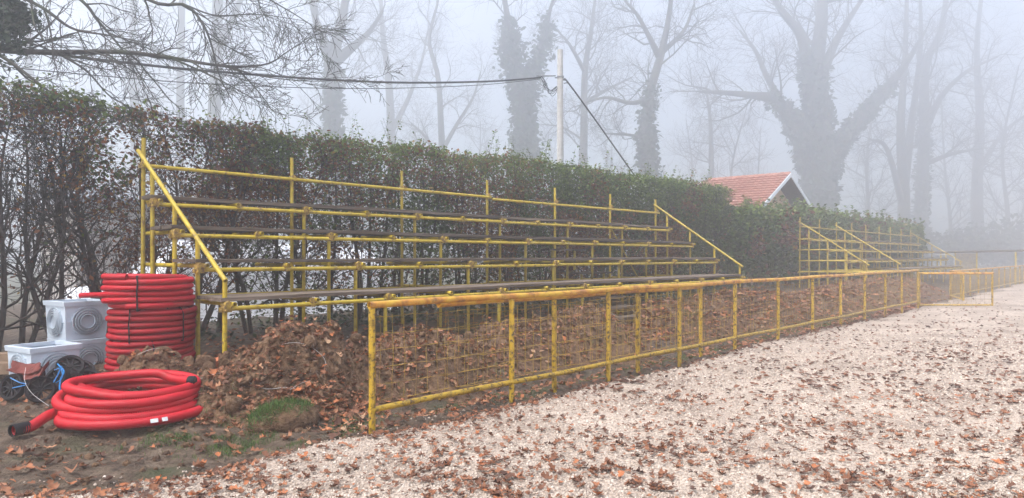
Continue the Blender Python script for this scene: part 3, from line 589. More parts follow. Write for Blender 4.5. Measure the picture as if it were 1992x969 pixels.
# ------------------------------------------------------------------ corrugated pipes
def corrugated(path, r, pitch, n, depth):
    """path: list of Vectors (dense); rings alternate ridge and groove"""
    P = np.array([p[:] for p in path]); seg = np.linalg.norm(np.diff(P, axis=0), axis=1); cum = np.concatenate([[0], np.cumsum(seg)]); tot = cum[-1]
    m = int(tot / pitch * 2); t = np.linspace(0, tot, m); C = np.stack([np.interp(t, cum, P[:, k]) for k in range(3)], 1)
    Tn = np.gradient(C, axis=0); Tn /= np.linalg.norm(Tn, axis=1)[:, None]; up = np.array([0, 0, 1.0]); A = np.cross(Tn, up); A /= np.linalg.norm(A, axis=1)[:, None]; B = np.cross(Tn, A)
    rr = np.where(np.arange(m) % 2 == 0, r, r - depth); an = np.arange(n) * 2 * np.pi / n
    V = C[:, None] + rr[:, None, None] * (A[:, None] * np.cos(an)[None, :, None] + B[:, None] * np.sin(an)[None, :, None])
    i, j = np.meshgrid(np.arange(m - 1), np.arange(n), indexing='ij'); k = (i * n + j).ravel(); k2 = (i * n + (j + 1) % n).ravel()
    return V.reshape(-1, 3), np.stack([k, k2, k2 + n, k + n], 1)
def smooth_path(ctrl, n=400):
    C = np.array(ctrl, float); k = len(C); out = []
    Pp = np.vstack([2 * C[0] - C[1], C, 2 * C[-1] - C[-2]])
    for x in np.linspace(0, k - 1 - 1e-6, n):
        i = int(x); f = x - i; a, b, c, d_ = Pp[i], Pp[i + 1], Pp[i + 2], Pp[i + 3]
        out.append(0.5 * ((2 * b) + (c - a) * f + (2 * a - 5 * b + 4 * c - d_) * f ** 2 + (3 * b - a - 3 * c + d_) * f ** 3))
    return [Vector(p) for p in out]
# the stack of three coils
cs, ct = -0.56, 3.4; cb = W(cs, ct, 0); base = 0.21
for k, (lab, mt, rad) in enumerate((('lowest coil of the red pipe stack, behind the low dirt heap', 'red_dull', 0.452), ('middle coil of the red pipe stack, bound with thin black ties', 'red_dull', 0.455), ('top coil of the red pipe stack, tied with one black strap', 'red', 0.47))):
    rg = random.Random(k + 4); pr = 0.0335; root = empty('pipe_coil', (cb.x + (0.0, 0.012, -0.02)[k], cb.y + (0.0, 0.01, -0.01)[k], base + k * 0.352), 0.5 + k * 2.1, lab, 'pipe coil', 'red pipe coils in the stack')
    path = []; inner = []; turns = 5
    for lay in range(3):                                                              # outer layer, then two inner ones
        rl = rad - pr - lay * 0.066
        for i in range(turns * 60 + 1):
            a = 2 * math.pi * i / 60; h = (i / 60) if lay % 2 == 0 else turns - i / 60
            zz_ = pr + h * 0.0655 + 0.011 * math.sin(a * 1.0 + k) + 0.004 * math.sin(2 * a + h)
            wob = 1 + 0.016 * math.sin(2 * a + h * 1.3 + k) + 0.022 * math.sin(h * 4.1 + k)
            (path if lay == 0 else inner).append(Vector((rl * wob * math.cos(a), rl * wob * math.sin(a), min(zz_, pr + 0.0655 * 5))))
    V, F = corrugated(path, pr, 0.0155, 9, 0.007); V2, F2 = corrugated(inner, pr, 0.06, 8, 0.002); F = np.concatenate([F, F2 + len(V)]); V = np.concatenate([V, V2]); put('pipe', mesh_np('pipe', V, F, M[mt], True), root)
    for sa in {0: (0.9,), 1: (0.35, 1.55), 2: (0.62,)}[k]:
        # straps face the camera
        aw = math.atan2(-cb.y, -cb.x) - root.rotation_euler.z + sa - 0.85
        b = MB(); c = Vector((math.cos(aw), math.sin(aw), 0)); pts_ = []
        ro, ri, hh = rad + 0.012, rad - 0.21, 0.352 + 0.016
        for (r_, z_) in ((ro, 0.0), (ro + .004, 0.1), (ro + .006, 0.2), (ro, 0.3), (ro - 0.03, hh), (ri, hh), (ri, 0.0), (ro - 0.02, 0.0), (ro, 0.0)): pts_.append(c * r_ + Vector((0.012 * math.sin(z_ * 30) * -c.y, 0.012 * math.sin(z_ * 30) * c.x, z_)))
        b.tube(pts_, 0.0075 if k != 2 else 0.010, 6, False).build('strap', M['black'], root)
# loose end of the top coil slipping out to the left behind the crate stack
k3 = empty('loose_pipe', at(205, 575, 8.02), 0, 'end of red pipe sticking out left behind the upper plastic box', 'pipe')
pp = smooth_path([(0.12, -0.25, -0.02), (0.0, 0.0, 0.0), (-0.18, 0.12, 0.0), (-0.42, 0.22, -0.012)], 60); V, F = corrugated(pp, 0.033, 0.0125, 9, 0.0035); put('pipe', mesh_np('pipe', V, F, M['red'], True), k3)
# big loose coil on the ground
gc = Vector((-3.55, 6.40, 0)); pr = 0.045
gsz = float(soil_z(*[np.array([k]) for k in st_of(gc.x, gc.y)])[0])
root = empty('pipe_coil', (gc.x, gc.y, gsz - 0.01), 0, 'loose coil of bright red corrugated pipe lying on the ground', 'pipe coil')
path = []
def loc_(u, v, Y): p = at(u, v, Y); return (p.x - gc.x, p.y - gc.y, max(p.z - gsz + 0.01, pr))
ctrl = [loc_(28, 852, 5.66), loc_(60, 832, 5.78), loc_(95, 808, 5.98), (-0.53, -0.06, 0.055)]
loops = [  # centre x, y, radius x, radius y, height
    (0.05, -0.02, 0.62, 0.57, 0.047), (0.02, 0.20, 0.46, 0.26, 0.10), (0.02, 0.02, 0.565, 0.54, 0.105), (0.04, 0.12, 0.44, 0.30, 0.17), (-0.02, 0.05, 0.59, 0.515, 0.165), (0.025, 0.04, 0.545, 0.51, 0.215), (0.06, 0.14, 0.42, 0.28, 0.225), (0.015, 0.09, 0.535, 0.46, 0.265)]
nl = len(loops); a0 = R(168)
for i in range(nl * 36 + 1):
    f = i / 36; k = min(int(f), nl - 1); g = f - k; l0 = loops[k]; l1 = loops[min(k + 1, nl - 1)]; w = sstep(g, 0.80, 1.0); a = a0 - 2 * math.pi * f
    cx_, cy_, rx_, ry_, hz_ = [l0[m_] * (1 - w) + l1[m_] * w for m_ in range(5)]
    tilt = 0.025 * math.sin(a - 0.6) * (1 if k > 0 else 0.0)
    if i > 3: ctrl.append((cx_ + rx_ * math.cos(a) * (1 + 0.015 * math.sin(3 * a + k)), cy_ + ry_ * math.sin(a), max(hz_ + tilt, pr)))
last = ctrl[-1]; ctrl = ctrl[:-11]
ctrl += [(-0.30, -0.32, 0.295), (-0.47, -0.10, 0.305), (-0.40, 0.10, 0.315), (-0.16, 0.20, 0.33), (0.14, 0.26, 0.34), loc_(335, 737, 6.62), loc_(374, 742, 6.50)]
pth = smooth_path(ctrl, 2600); V, F = corrugated(pth, pr, 0.0175, 12, 0.0095)
put('pipe', mesh_np('pipe', V, F, M['red'], True), root)
for nm, e, i_ in (('end_sleeve', pth[0], pth[60]), ('end_sleeve', pth[-1], pth[-40])):
    dd = (i_ - e).normalized(); ln = 0.11 if e is pth[0] else 0.03
    MB().tube([e - dd * 0.02, e + dd * ln], 0.051, 14, True, True).build(nm, M['black'], root, smooth=True)
for i in (0, 1):
    a = R(-48 + 7.5 * i); c = Vector((0.05 + 0.673 * math.cos(a), -0.02 + 0.623 * math.sin(a), 0.062)); MB().box((0, 0, 0), (0.06 - 0.015 * i, 0.006, 0.034), M=Matrix.Rotation(a + R(90), 3, 'Z') @ Matrix.Rotation(R(-25), 3, 'X')).build('printed_tag', M['white'], root, c)

# ------------------------------------------------------------------ plastic junction boxes
def junction_box(corner, zb, a, label, w=0.53, h=0.45):
    """corner: nearest vertical edge; faces turned by a"""
    e1 = Vector((math.cos(a), math.sin(a), 0)); e2 = Vector((-math.sin(a), math.cos(a), 0)); c = Vector((corner[0], corner[1], 0)) + e1 * w / 2 + e2 * w / 2
    root = empty('junction_box', (c.x, c.y, zb), a, label, 'plastic box', 'pale plastic junction boxes')
    o, i_ = w / 2 - 0.022, w / 2 - 0.034; lo = o - 0.016
    def ring(x, z): return [(-x, -x, z), (x, -x, z), (x, x, z), (-x, x, z)]
    V = ring(lo, 0) + ring(o, h - 0.04) + ring(i_, h - 0.04) + ring(i_ - 0.014, 0.012); F = [(3, 2, 1, 0), (12, 13, 14, 15)]
    for r_ in range(3):
        for k in range(4): F.append((r_ * 4 + k, r_ * 4 + (k + 1) % 4, r_ * 4 + 4 + (k + 1) % 4, r_ * 4 + 4 + k))
    body = MB().add(V, F).build('body', M['box'], root)
    b = MB(); V = ring(w / 2 - 0.006, h - 0.052) + ring(w / 2, h) + ring(w / 2 - 0.006, h + 0.004) + ring(w / 2 - 0.042, h + 0.004) + ring(w / 2 - 0.044, h - 0.03) + ring(w / 2 - 0.024, h - 0.052); F = []
    for r_ in range(6):
        for k in range(4): a_, c_ = r_ * 4, ((r_ + 1) % 6) * 4; F.append((a_ + k, a_ + (k + 1) % 4, c_ + (k + 1) % 4, c_ + k))
    b.add(V, F).build('rim', M['box'], root)
    b = MB()
    for k in range(14):
        x = -w / 2 + 0.07 + k * (w - 0.14) / 13
        for (px_, py_) in ((x, i_ - 0.008), (i_ - 0.008, x)): b.box((px_, py_, h - 0.085), (0.012, 0.012, 0.07))
    b.build('inner_ribs', M['box'], root)
    for k in range(4):                                                                # stepped knock-out rings on each face
        an = k * math.pi / 2 - math.pi / 2; nrm = Vector((math.cos(an), math.sin(an), 0))
        Mx = Matrix.Translation(nrm * (o - 0.009) + Vector((0, 0, h * 0.47))) @ nrm.to_track_quat('Z', 'Y').to_matrix().to_4x4()
        prof = [(0.172, -0.006), (0.172, 0.026), (0.164, 0.028), (0.162, -0.004), (0.145, -0.004), (0.143, 0.032), (0.135, 0.034), (0.133, 0.0), (0.117, 0.0), (0.115, 0.036), (0.107, 0.038), (0.105, 0.004), (0.090, 0.004), (0.088, 0.040), (0.080, 0.042), (0.078, 0.016), (0.0005, 0.016)]
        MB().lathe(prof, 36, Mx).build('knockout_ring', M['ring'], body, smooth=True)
        b = MB(); tx = Vector((-nrm.y, nrm.x, 0))
        for (da, dz) in ((0.19, 0.0), (-0.19, 0.0), (0.13, 0.135), (-0.13, 0.135), (0.0, 0.185), (0.13, -0.135), (-0.13, -0.135)):
            b.box(nrm * (o - 0.004) + tx * da + Vector((0, 0, h * 0.47 + dz * 0.95)), (0.02, 0.03, 0.008) if dz < .18 else (0.02, 0.008, 0.03), an)
        b.build('face_ribs', M['box'], body)
    return root
ca = R(57)
sk = at(126, 587, 8.05); junction_box((sk.x, sk.y), 0.055, ca + R(-4), 'pale plastic junction box at the bottom of the stack of two')
junction_box((sk.x - 0.01, sk.y), 0.055 + 0.456, ca, 'pale plastic junction box on top of another box')
fb = at(58, 679, 7.15); junction_box((fb.x, fb.y), 0.09, ca + R(3), 'pale plastic junction box standing in front at the far left')

# ------------------------------------------------------------------ spoked wheels, straps and clay pieces by the boxes
def wheel(u, v, Y, yaw, lean, label, r=0.128):
    p = at(u, v, Y); root = empty('wheel', p, 0, label, 'wheel', 'black spoked wheels by the boxes'); root.rotation_euler = (R(90) - lean, 0, yaw)
    MB().lathe([(r - 0.03, -0.026), (r - 0.006, -0.032), (r, -0.02), (r, 0.02), (r - 0.006, 0.032), (r - 0.03, 0.026), (r - 0.03, -0.026)], 28).build('rim', M['black'], root, smooth=True)
    hub = MB().lathe([(0.0005, 0.024), (0.022, 0.024), (0.026, 0.018), (0.026, -0.018), (0.0005, -0.02)], 16).build('hub', M['black'], root, smooth=True)
    MB().lathe([(r - 0.025, -0.012), (0.02, -0.012), (0.02, -0.018), (r - 0.025, -0.018)], 20).build('dark_backing', M['black'], root)  # added black disc, makes the gaps between the spokes look dark
    sp = MB().box((0.063, 0, 0), (0.092, 0.010, 0.018)).mesh('spoke', M['spoke'])
    for k in range(10): put('spoke', sp, hub, (0, 0, 0.006), (0, 0, 2 * math.pi * k / 10))
    return root
wheel(25, 753, 6.75, R(-8), R(18), 'leftmost black spoked wheel in the pile before the boxes')
wheel(79, 757, 6.62, R(22), R(14), 'black spoked wheel at the front of the pile, beside the red pipe coil')
wheel(136, 714, 6.95, R(30), R(40), 'black spoked wheel tilted against the front box')
wheel(158, 722, 7.1, R(48), R(48), 'black spoked wheel lying farthest right in the pile')
wheel(138, 748, 6.85, R(12), R(30), 'black spoked wheel half hidden behind the red pipe coil')
wheel(112, 736, 6.86, R(-14), R(34), 'black spoked wheel wedged behind the two front wheels')
wheel(60, 732, 6.92, R(5), R(22), 'black spoked wheel under the broken red clay pieces')
wheel(170, 738, 6.95, R(35), R(62), 'black spoked wheel lying nearly flat at the right of the pile')
def ribbon(name, ctrl, w, mat, label, cat, closed=False):
    p0 = Vector(ctrl[0]); root = MB(); pts_ = smooth_path([Vector(c) - p0 for c in ctrl], 10 * len(ctrl)); o = root.tube(pts_, w, 5, True).build(name, mat, None, p0, True); return tag(o, label, cat)
ribbon('blue_strap', [at(112, 708, 6.85), at(124, 722, 6.75), at(118, 738, 6.7), at(116, 755, 6.65), at(120, 765, 6.62)], 0.007, M['blue'], 'bright blue plastic strap hanging over the wheels', 'strap')
ribbon('blue_strap', [at(106, 720, 6.8), at(118, 717, 6.8), at(121, 735, 6.72), at(108, 745, 6.7)], 0.005, M['blue'], 'short blue strap loop between the wheels', 'strap')
ribbon('blue_strap', [at(20, 735, 6.7), at(38, 744, 6.66), at(52, 748, 6.64), at(24, 755, 6.66)], 0.005, M['blue'], 'thin blue strap tangled in the leftmost wheel', 'strap')
ribbon('blue_strap', [at(120, 712, 6.72), at(113, 728, 6.7), at(104, 744, 6.64)], 0.006, M['blue'], 'narrow blue strap trailing between the two front wheels', 'strap')
def tile_piece(u, v, Y, sx, sy, rot, label, mat='clay', name='clay_tile_piece', curve=0.42):
    p = at(u, v, Y); rg = np.random.RandomState(int(u)); n = 9; V = []
    for top in (0, 1):
        for i in range(n):
            for j_ in range(4):
                x = (i / (n - 1) - 0.5) * sx * (1 + 0.08 * rg.randn() * (i in (0, n - 1))); y = (j_ / 3 - 0.5) * sy * (1 + 0.12 * rg.randn() * (j_ in (0, 3))); V.append((x, y, curve * (x / sx) ** 2 * sx * 1.6 + 0.014 * top + 0.004 * rg.randn()))
    F = []; m = n * 4
    for i in range(n - 1):
        for j_ in range(3):
            a = i * 4 + j_; F.append((a, a + 1, a + 5, a + 4)); F.append((m + a, m + a + 4, m + a + 5, m + a + 1))
    per = [i * 4 for i in range(n)] + [(n - 1) * 4 + j_ for j_ in (1, 2, 3)] + [i * 4 + 3 for i in range(n - 2, -1, -1)] + [2, 1]
    for a, b_ in zip(per, per[1:] + per[:1]): F.append((a, a + m, b_ + m, b_))
    o = MB().add(V, F).build(name, M[mat], None, p); o.rotation_euler = rot; return tag(o, label, 'clay tile')
tile_piece(52, 719, 6.72, 0.25, 0.12, (R(40), R(4), R(6)), 'broken curved red clay piece resting on the leftmost wheels')
tile_piece(80, 726, 6.68, 0.22, 0.13, (R(40), R(-24), R(-16)), 'second red clay piece leaning against the first')
def gp(u, v, dz=0.02):                                           # where a picture ray meets the heaps
    dirv = at(u, v, 1.0) - Vector((0, 0, CAM_Z))
    for Y in np.arange(5.0, 10.0, 0.03):
        p = Vector((0, 0, CAM_Z)) + dirv * Y; s, t = st_of(p.x, p.y)
        if p.z < float(top_z(np.array([s]), np.array([t]))[0]): return p + Vector((0, 0, dz))
    return p
# orange fragment at the foot of the bleacher
p = at(424, 708, 6.75); b = MB().box((0, 0, 0), (0.15, 0.085, 0.06)); rr = random.Random(4); b.v = [tuple(c * (1 + rr.uniform(-0.28, 0.2)) for c in v) for v in b.v]; p = gp(424, 712, 0.05)
o = b.build('brick_fragment', M['orange_clay'], None, p); o.rotation_euler = (0.25, -0.45, 0.6); tag(o, 'orange broken brick lying below the left bleacher post', 'brick')
# timber offcuts left of the boxes
for (u, v, Y, ln, lab) in ((8, 697, 7.9, 0.7, 'short raw timber block at the left edge behind the boxes'), (0, 716, 7.7, 0.6, 'lower timber block at the left edge beneath the other block')):
    p = at(u, v, Y); o = MB().box((0, 0, 0), (ln, 0.16, 0.12)).build('timber_block', noise_mat('raw timber', [(0.3, (0.20, 0.13, 0.08)), (0.7, (0.32, 0.22, 0.14))], 8, 0.85, 0.4, 40), None, p); o.rotation_euler = (0, 0, 0.15); tag(o, lab, 'timber')
def thin_wire(ctrl, label, r=0.0018): 
    return ribbon('loose_wire', ctrl, r, M['wirewhite'], label, 'wire')
thin_wire([gp(510, 690), gp(560, 675, .04), gp(600, 682, .05), gp(632, 710, .05), gp(620, 740, .04), gp(585, 750), gp(560, 765)], 'pale loop of thin wire lying on the leaf-strewn heap')
thin_wire([gp(385, 742), gp(430, 734, .04), gp(470, 745, .04), gp(515, 760), gp(560, 758), gp(600, 768)], 'pale wire trailing from the red coil towards the turf sod')
thin_wire([gp(255, 700), gp(300, 690, .06), gp(340, 690, .05), gp(352, 720, .03)], 'pale wire arching over the low dirt heap')
thin_wire([at(50, 715, 6.7), at(48, 740, 6.5), at(62, 765, 6.42), at(95, 790, 6.3)], 'pale wire hanging in front of the two front wheels')

# ------------------------------------------------------------------ branching plants
def tubes_np(paths, radii, n):
    P = np.array(paths); Rr = np.array(radii); T = np.gradient(P, axis=1); T /= np.linalg.norm(T, axis=2)[..., None] + 1e-9
    mean = P[:, -1] - P[:, 0]; ref = np.where((np.abs(mean[:, 2]) > 0.8 * np.linalg.norm(mean, axis=1))[:, None], [[1.0, 0, 0]], [[0, 0, 1.0]])
    A = np.cross(T, ref[:, None, :]); A /= np.linalg.norm(A, axis=2)[..., None] + 1e-9; B = np.cross(T, A); an = np.arange(n) * 2 * np.pi / n
    V = P[:, :, None] + Rr[:, :, None, None] * (A[:, :, None] * np.cos(an)[None, None, :, None] + B[:, :, None] * np.sin(an)[None, None, :, None])
    nb, m = P.shape[:2]; b_, i, j = np.meshgrid(np.arange(nb), np.arange(m - 1), np.arange(n), indexing='ij'); base_ = b_ * m * n
    k = (base_ + i * n + j).ravel(); k2 = (base_ + i * n + (j + 1) % n).ravel()
    return V.reshape(-1, 3), np.stack([k, k2, k2 + n, k + n], 1)
def branches_mesh(name, brs, mat, sides=None):
    Vs, Fs, b = [], [], 0
    groups = {}
    for pth_, rd, lev in brs:
        n = sides if sides else (9 if rd[0] > 0.09 else 6 if rd[0] > 0.03 else 4 if rd[0] > 0.008 else 3); groups.setdefault((n, len(pth_)), []).append((pth_, rd))
    for (n, m), lst in groups.items():
        V, F = tubes_np([l[0] for l in lst], [l[1] for l in lst], n); Vs.append(V); Fs.append(F + b); b += len(V)
    return mesh_np(name, np.concatenate(Vs), np.concatenate(Fs), mat, True)
NP_ = 6
def grow(rs, p, d_, L, r, lev, maxlev, out, wob=0.28, trop=0.06, nch=(5, 4, 4, 3), ang=(30, 65), taper=0.35, lenf=(0.45, 0.7), rmin=0.003):
    n_ = NP_ if lev < 2 else 4 if lev < 3 else 3 if lev < 4 else 2
    pts_ = [p]; dcur = d_ / np.linalg.norm(d_); seg = L / (n_ - 1)
    for i in range(n_ - 1):
        dcur = dcur + wob * rs.randn(3) * 0.6 + np.array([0, 0, trop]); dcur /= np.linalg.norm(dcur); pts_.append(pts_[-1] + dcur * seg)
    rad = np.linspace(r, max(r * taper, rmin * 0.7), n_); out.append((np.array(pts_), rad, lev))
    if lev < maxlev: spawn(rs, np.array(pts_), rad, L, lev, maxlev, out, wob, trop, nch, ang, taper, lenf, rmin)
def spawn(rs, pts_, rad, L, lev, maxlev, out, wob=0.28, trop=0.06, nch=(5, 4, 4, 3), ang=(30, 65), taper=0.35, lenf=(0.45, 0.7), rmin=0.003, start=0.25):
    k = nch[min(lev, len(nch) - 1)]; k = int(k + rs.rand())
    m = len(pts_) - 1
    for c in range(k):
        f = start + (1 - start) * (c + rs.rand()) / k if c < k - 1 else 0.995
        x = min(f * m, m - 1e-3); i = int(x); g = x - i; p = pts_[i] * (1 - g) + pts_[i + 1] * g; t = pts_[i + 1] - pts_[i]; t = t / np.linalg.norm(t)
        side = np.cross(t, rs.randn(3)); side /= np.linalg.norm(side); a = R(rs.uniform(*ang)) if c < k - 1 else R(rs.uniform(5, 25))
        d_ = t * math.cos(a) + side * math.sin(a); rr_ = (rad[i] * (1 - g) + rad[i + 1] * g)
        cl_ = L * rs.uniform(*lenf) * (1.1 - 0.35 * f)
        grow(rs, p, d_, cl_, max(min(rr_ * rs.uniform(0.5, 0.75), cl_ * 0.021), rmin), lev + 1, maxlev, out, wob, trop, nch, ang, taper, lenf, rmin)
def resample(path, rad, n):
    pth_ = smooth_path(path, n); P = np.array([p[:] for p in pth_]); x = np.linspace(0, len(rad) - 1, n); return P, np.interp(x, np.arange(len(rad)), rad)
LEAF4 = (np.array([[-0.5, 0, 0], [0.0, -0.30, 0.06], [0.5, 0, -0.03], [0.0, 0.30, 0.06]]), np.array([[0, 1, 2], [0, 2, 3]]))
LEAF4b = (np.array([[-0.5, 0, 0], [-0.05, -0.36, 0.12], [0.5, 0.05, 0.05], [0.05, 0.28, 0.02]]), np.array([[0, 1, 2], [0, 2, 3]]))
def ivy_mesh(rs, paths, density, size, puff):
    P = []
    for pth_, rad in paths:
        for i in range(len(pth_) - 1):
            L = np.linalg.norm(pth_[i + 1] - pth_[i]); m = int(density * L * (rad[i] + puff) * 6.3); f = rs.rand(m, 1); c = pth_[i] * (1 - f) + pth_[i + 1] * f
            dv = rs.randn(m, 3); dv /= np.linalg.norm(dv, axis=1)[:, None]; rr_ = (rad[i] + puff * (0.2 + 1.2 * rs.rand(m, 1) ** 2) * (0.6 + 0.8 * np.abs(vnoise(c[:, 0:1] * 2 + dv[:, 0:1] * 2, c[:, 2:3] * 1.6 + dv[:, 1:2] * 2, 5))))
            P.append(c + dv * rr_)
    P = np.concatenate(P); return scatter_mesh('ivy', [LEAF4, LEAF4b], P, rotmats(rs, len(P), 2.5), size * (0.6 + 0.8 * rs.rand(len(P))), M['ivy'], rs)

# ------------------------------------------------------------------ hedges
def hedge(label, s0, s1, t0, t1, ztop, nst, nleaf, leaf_sz, seed, sparse_until, lev):
    rs = np.random.RandomState(seed); root = empty('hedge', W(s0, t0, 0), RZ, label, 'hedge', 'tall clipped hedges'); twigs = []
    for k in range(nst):
        s = (k + 0.5 + 0.55 * (rs.rand() - 0.5)) * (s1 - s0) / nst; t = (t1 - t0) * rs.uniform(0.3, 0.75); z0 = float(soil_z(np.array([s0 + s]), np.array([t0 + t]))[0]) - 0.1
        out = []; H = ztop(s0 + s)
        for q_ in range(rs.randint(1, 3)):
            P = [(s + 0.05 * rs.randn(), t + .04 * rs.randn(), z0)]; lean = rs.randn(2) * 0.09
            for z in (0.25, 0.5, 0.75, 1.0): P.append((P[-1][0] + lean[0] + 0.07 * rs.randn(), np.clip(P[-1][1] + lean[1] * 0.5 + 0.06 * rs.randn(), 0.1, t1 - t0 - 0.1), z0 + (H * 0.93 - z0) * z))
            pp_, rr_ = resample(P, [rs.uniform(0.028, 0.06), 0.034, 0.026, 0.017, 0.007], NP_ * 2)
            out.append((pp_, rr_, 0)); spawn(rs, pp_, rr_, 1.35, 0, lev, out, 0.34, 0.10, (16, 6, 4, 3) if s0 + s < 3.5 else (9, 5, 3, 3), (25, 70), 0.35, (0.45, 0.75), 0.0035, start=0.12)
        for (p, r_, l_) in out:
            p[:, 1] = np.clip(p[:, 1], -0.05, t1 - t0 + 0.05); p[:, 2] = np.where(p[:, 2] > H - 0.03, H - 0.03 - 0.3 * (p[:, 2] - H + 0.03), p[:, 2])
            if l_ >= 1: twigs.append(p)
        put('stem', branches_mesh('stem', out, M['bark']), root)
    tw = np.concatenate(twigs)
    n1 = int(nleaf * 0.55); a = tw[rs.randint(0, len(tw), n1)] + rs.randn(n1, 3) * np.array([0.07, 0.07, 0.06])
    n2 = nleaf - n1; b = np.stack([rs.uniform(0, s1 - s0, n2), rs.uniform(0, t1 - t0, n2), np.zeros(n2)], 1)
    Hh = np.array([ztop(v) for v in (s0 + b[:, 0])]); b[:, 2] = 0.3 + (Hh - 0.3) * rs.rand(n2) ** 0.72
    P = np.concatenate([a, b]); s = s0 + P[:, 0]; H = np.array([ztop(v) for v in s]); zr = P[:, 2] / H
    dens = fbm(s * 1.3 + 0.3 * P[:, 1], P[:, 2] * 1.3 + P[:, 1], 3, seed)                       # clumps and thin spots
    thin = 1 - sstep(s, sparse_until[0], sparse_until[1])
    prob = np.clip(0.85 + 0.5 * dens, 0.08, 1) * (1 - thin * (0.93 - 0.45 * sstep(fbm(s * 1.6, P[:, 2] * 1.1, 2, 77), 0.15, 0.6))) * (0.5 + 0.5 * sstep(zr + 0.04 * (s - 4), 0.25, 0.7)) + 0.22 * sstep(zr, 0.80, 0.97) * thin
    prob *= (zr < 1.03); k = rs.rand(len(P)) < prob; P = P[k]; s = s[k]; zr = zr[k]; thin = thin[k]
    green = sstep(zr + 0.12 * rs.randn(len(P)), 0.66, 1.0) * (1 - 0.55 * thin); browny = sstep(fbm(s * 0.9, P[:, 2] * 0.9, 3, seed + 7) + 0.5 * thin - 0.3 * zr - 0.010 * s, -0.3, 0.4)
    rnd = np.where(rs.rand(len(P)) < browny * (1 - 0.8 * green), rs.rand(len(P)) * 0.40, 0.46 + 0.32 * rs.rand(len(P)) + 0.22 * green)
    far = np.clip(1 + 0.035 * (s - 6), 1, 2.0)
    ob = put('foliage', scatter_mesh('foliage', [LEAF4, LEAF4b], P, rotmats(rs, len(P), 1.6), leaf_sz * far * (0.65 + 0.7 * rs.rand(len(P))), M['hedge_leaf'], rs, rnd), root); ob['kind'] = 'stuff'
    # young shoots standing above the clipped top
    P = []; out = []
    for k in range(int((s1 - s0) * 12)):
        s = rs.uniform(0, s1 - s0); t = rs.uniform(0.05, t1 - t0 - 0.05); H = ztop(s0 + s); L = 0.12 + 0.48 * rs.rand() ** 2.2 * (0.4 + 0.6 * float(sstep(s0 + s, 0, 4))); p = np.array([s, t, H - 0.12]); o1 = []
        grow(rs, p, np.array([0.25 * rs.randn(), 0.25 * rs.randn(), 1.0]), L + 0.1, 0.004, 3, 3, o1, 0.2, 0.05); out += o1; q_ = o1[0][0]
        for m_ in range(4 + int(L * 26)):
            f = rs.rand() * (len(q_) - 1.001); i = int(f); P.append(q_[i] * (1 - f + i) + q_[i + 1] * (f - i) + 0.03 * rs.randn(3))
    put('shoot', branches_mesh('shoot', out, M['bark'], 3), root)['kind'] = 'stuff'
    P = np.array(P); rnd = 0.62 + 0.38 * rs.rand(len(P)); rnd = np.where(rs.rand(len(P)) < 0.10, 0.2 + 0.2 * rs.rand(len(P)), rnd)
    ob = put('shoot_foliage', scatter_mesh('shoot_foliage', [LEAF4, LEAF4b], P, rotmats(rs, len(P), 1.0), leaf_sz * np.clip(1 + 0.03 * (s0 + P[:, 0] - 6), 0.9, 1.8) * (0.6 + 0.6 * rs.rand(len(P))), M['hedge_leaf'], rs, rnd), root); ob['kind'] = 'stuff'
    return root
def ht1(s): return float(np.interp(s, [-6, -1.5, 0.5, 3.3, 7.9, 12, 19.5], [3.85, 3.76, 3.55, 3.66, 3.74, 3.78, 3.86])) + 0.05 * float(vnoise(s * 1.3, 2.0, 3))
def ht2(s): return float(np.interp(s, [19, 24, 28, 36, 45], [3.12, 3.36, 3.46, 3.40, 3.3])) + 0.08 * float(vnoise(s * 0.7, 5.0, 4))
hedge('tall thinning hornbeam hedge behind the near bleacher, bare-stemmed at the left', -4.6, 18.6, 5.5, 6.5, ht1, 56, 270000, 0.068, 3, (-0.8, 4.6), 3)
hedge('lower dense hedge behind the misty bleacher, before the red-roofed house', 18.75, 46, 5.25, 6.8, ht2, 36, 85000, 0.115, 8, (-9, -8), 2)

rs = np.random.RandomState(63); m = 26000; s_ = rs.uniform(-3.5, 19, m); t_ = 4.9 + 2.1 * rs.rand(m); k = rs.rand(m) < np.clip(0.45 + 0.8 * fbm(s_ * 1.1, t_ * 1.3, 3, 17), 0.03, 1); s_, t_ = s_[k], t_[k]
z_ = soil_z(s_, t_) + 0.02 + np.abs(rs.randn(len(s_))) * (0.07 + 0.42 * sstep(t_, 5.2, 6.0) * sstep(s_, 0.3, 2.5)); xw = F0[0] + s_ * D[0] + t_ * Q[0]; yw = F0[1] + s_ * D[1] + t_ * Q[1]
ug = put('undergrowth', scatter_mesh('undergrowth', [LEAF4, LEAF4b], np.stack([xw, yw, z_], 1), rotmats(rs, len(s_), 1.0), 0.075 * (0.6 + 0.8 * rs.rand(len(s_))) * np.clip(yw / 11, 1, 1.8), M['ivy'], rs)); tag(ug, 'dark low ground cover at the foot of the hedge', 'ground cover', kind='stuff')

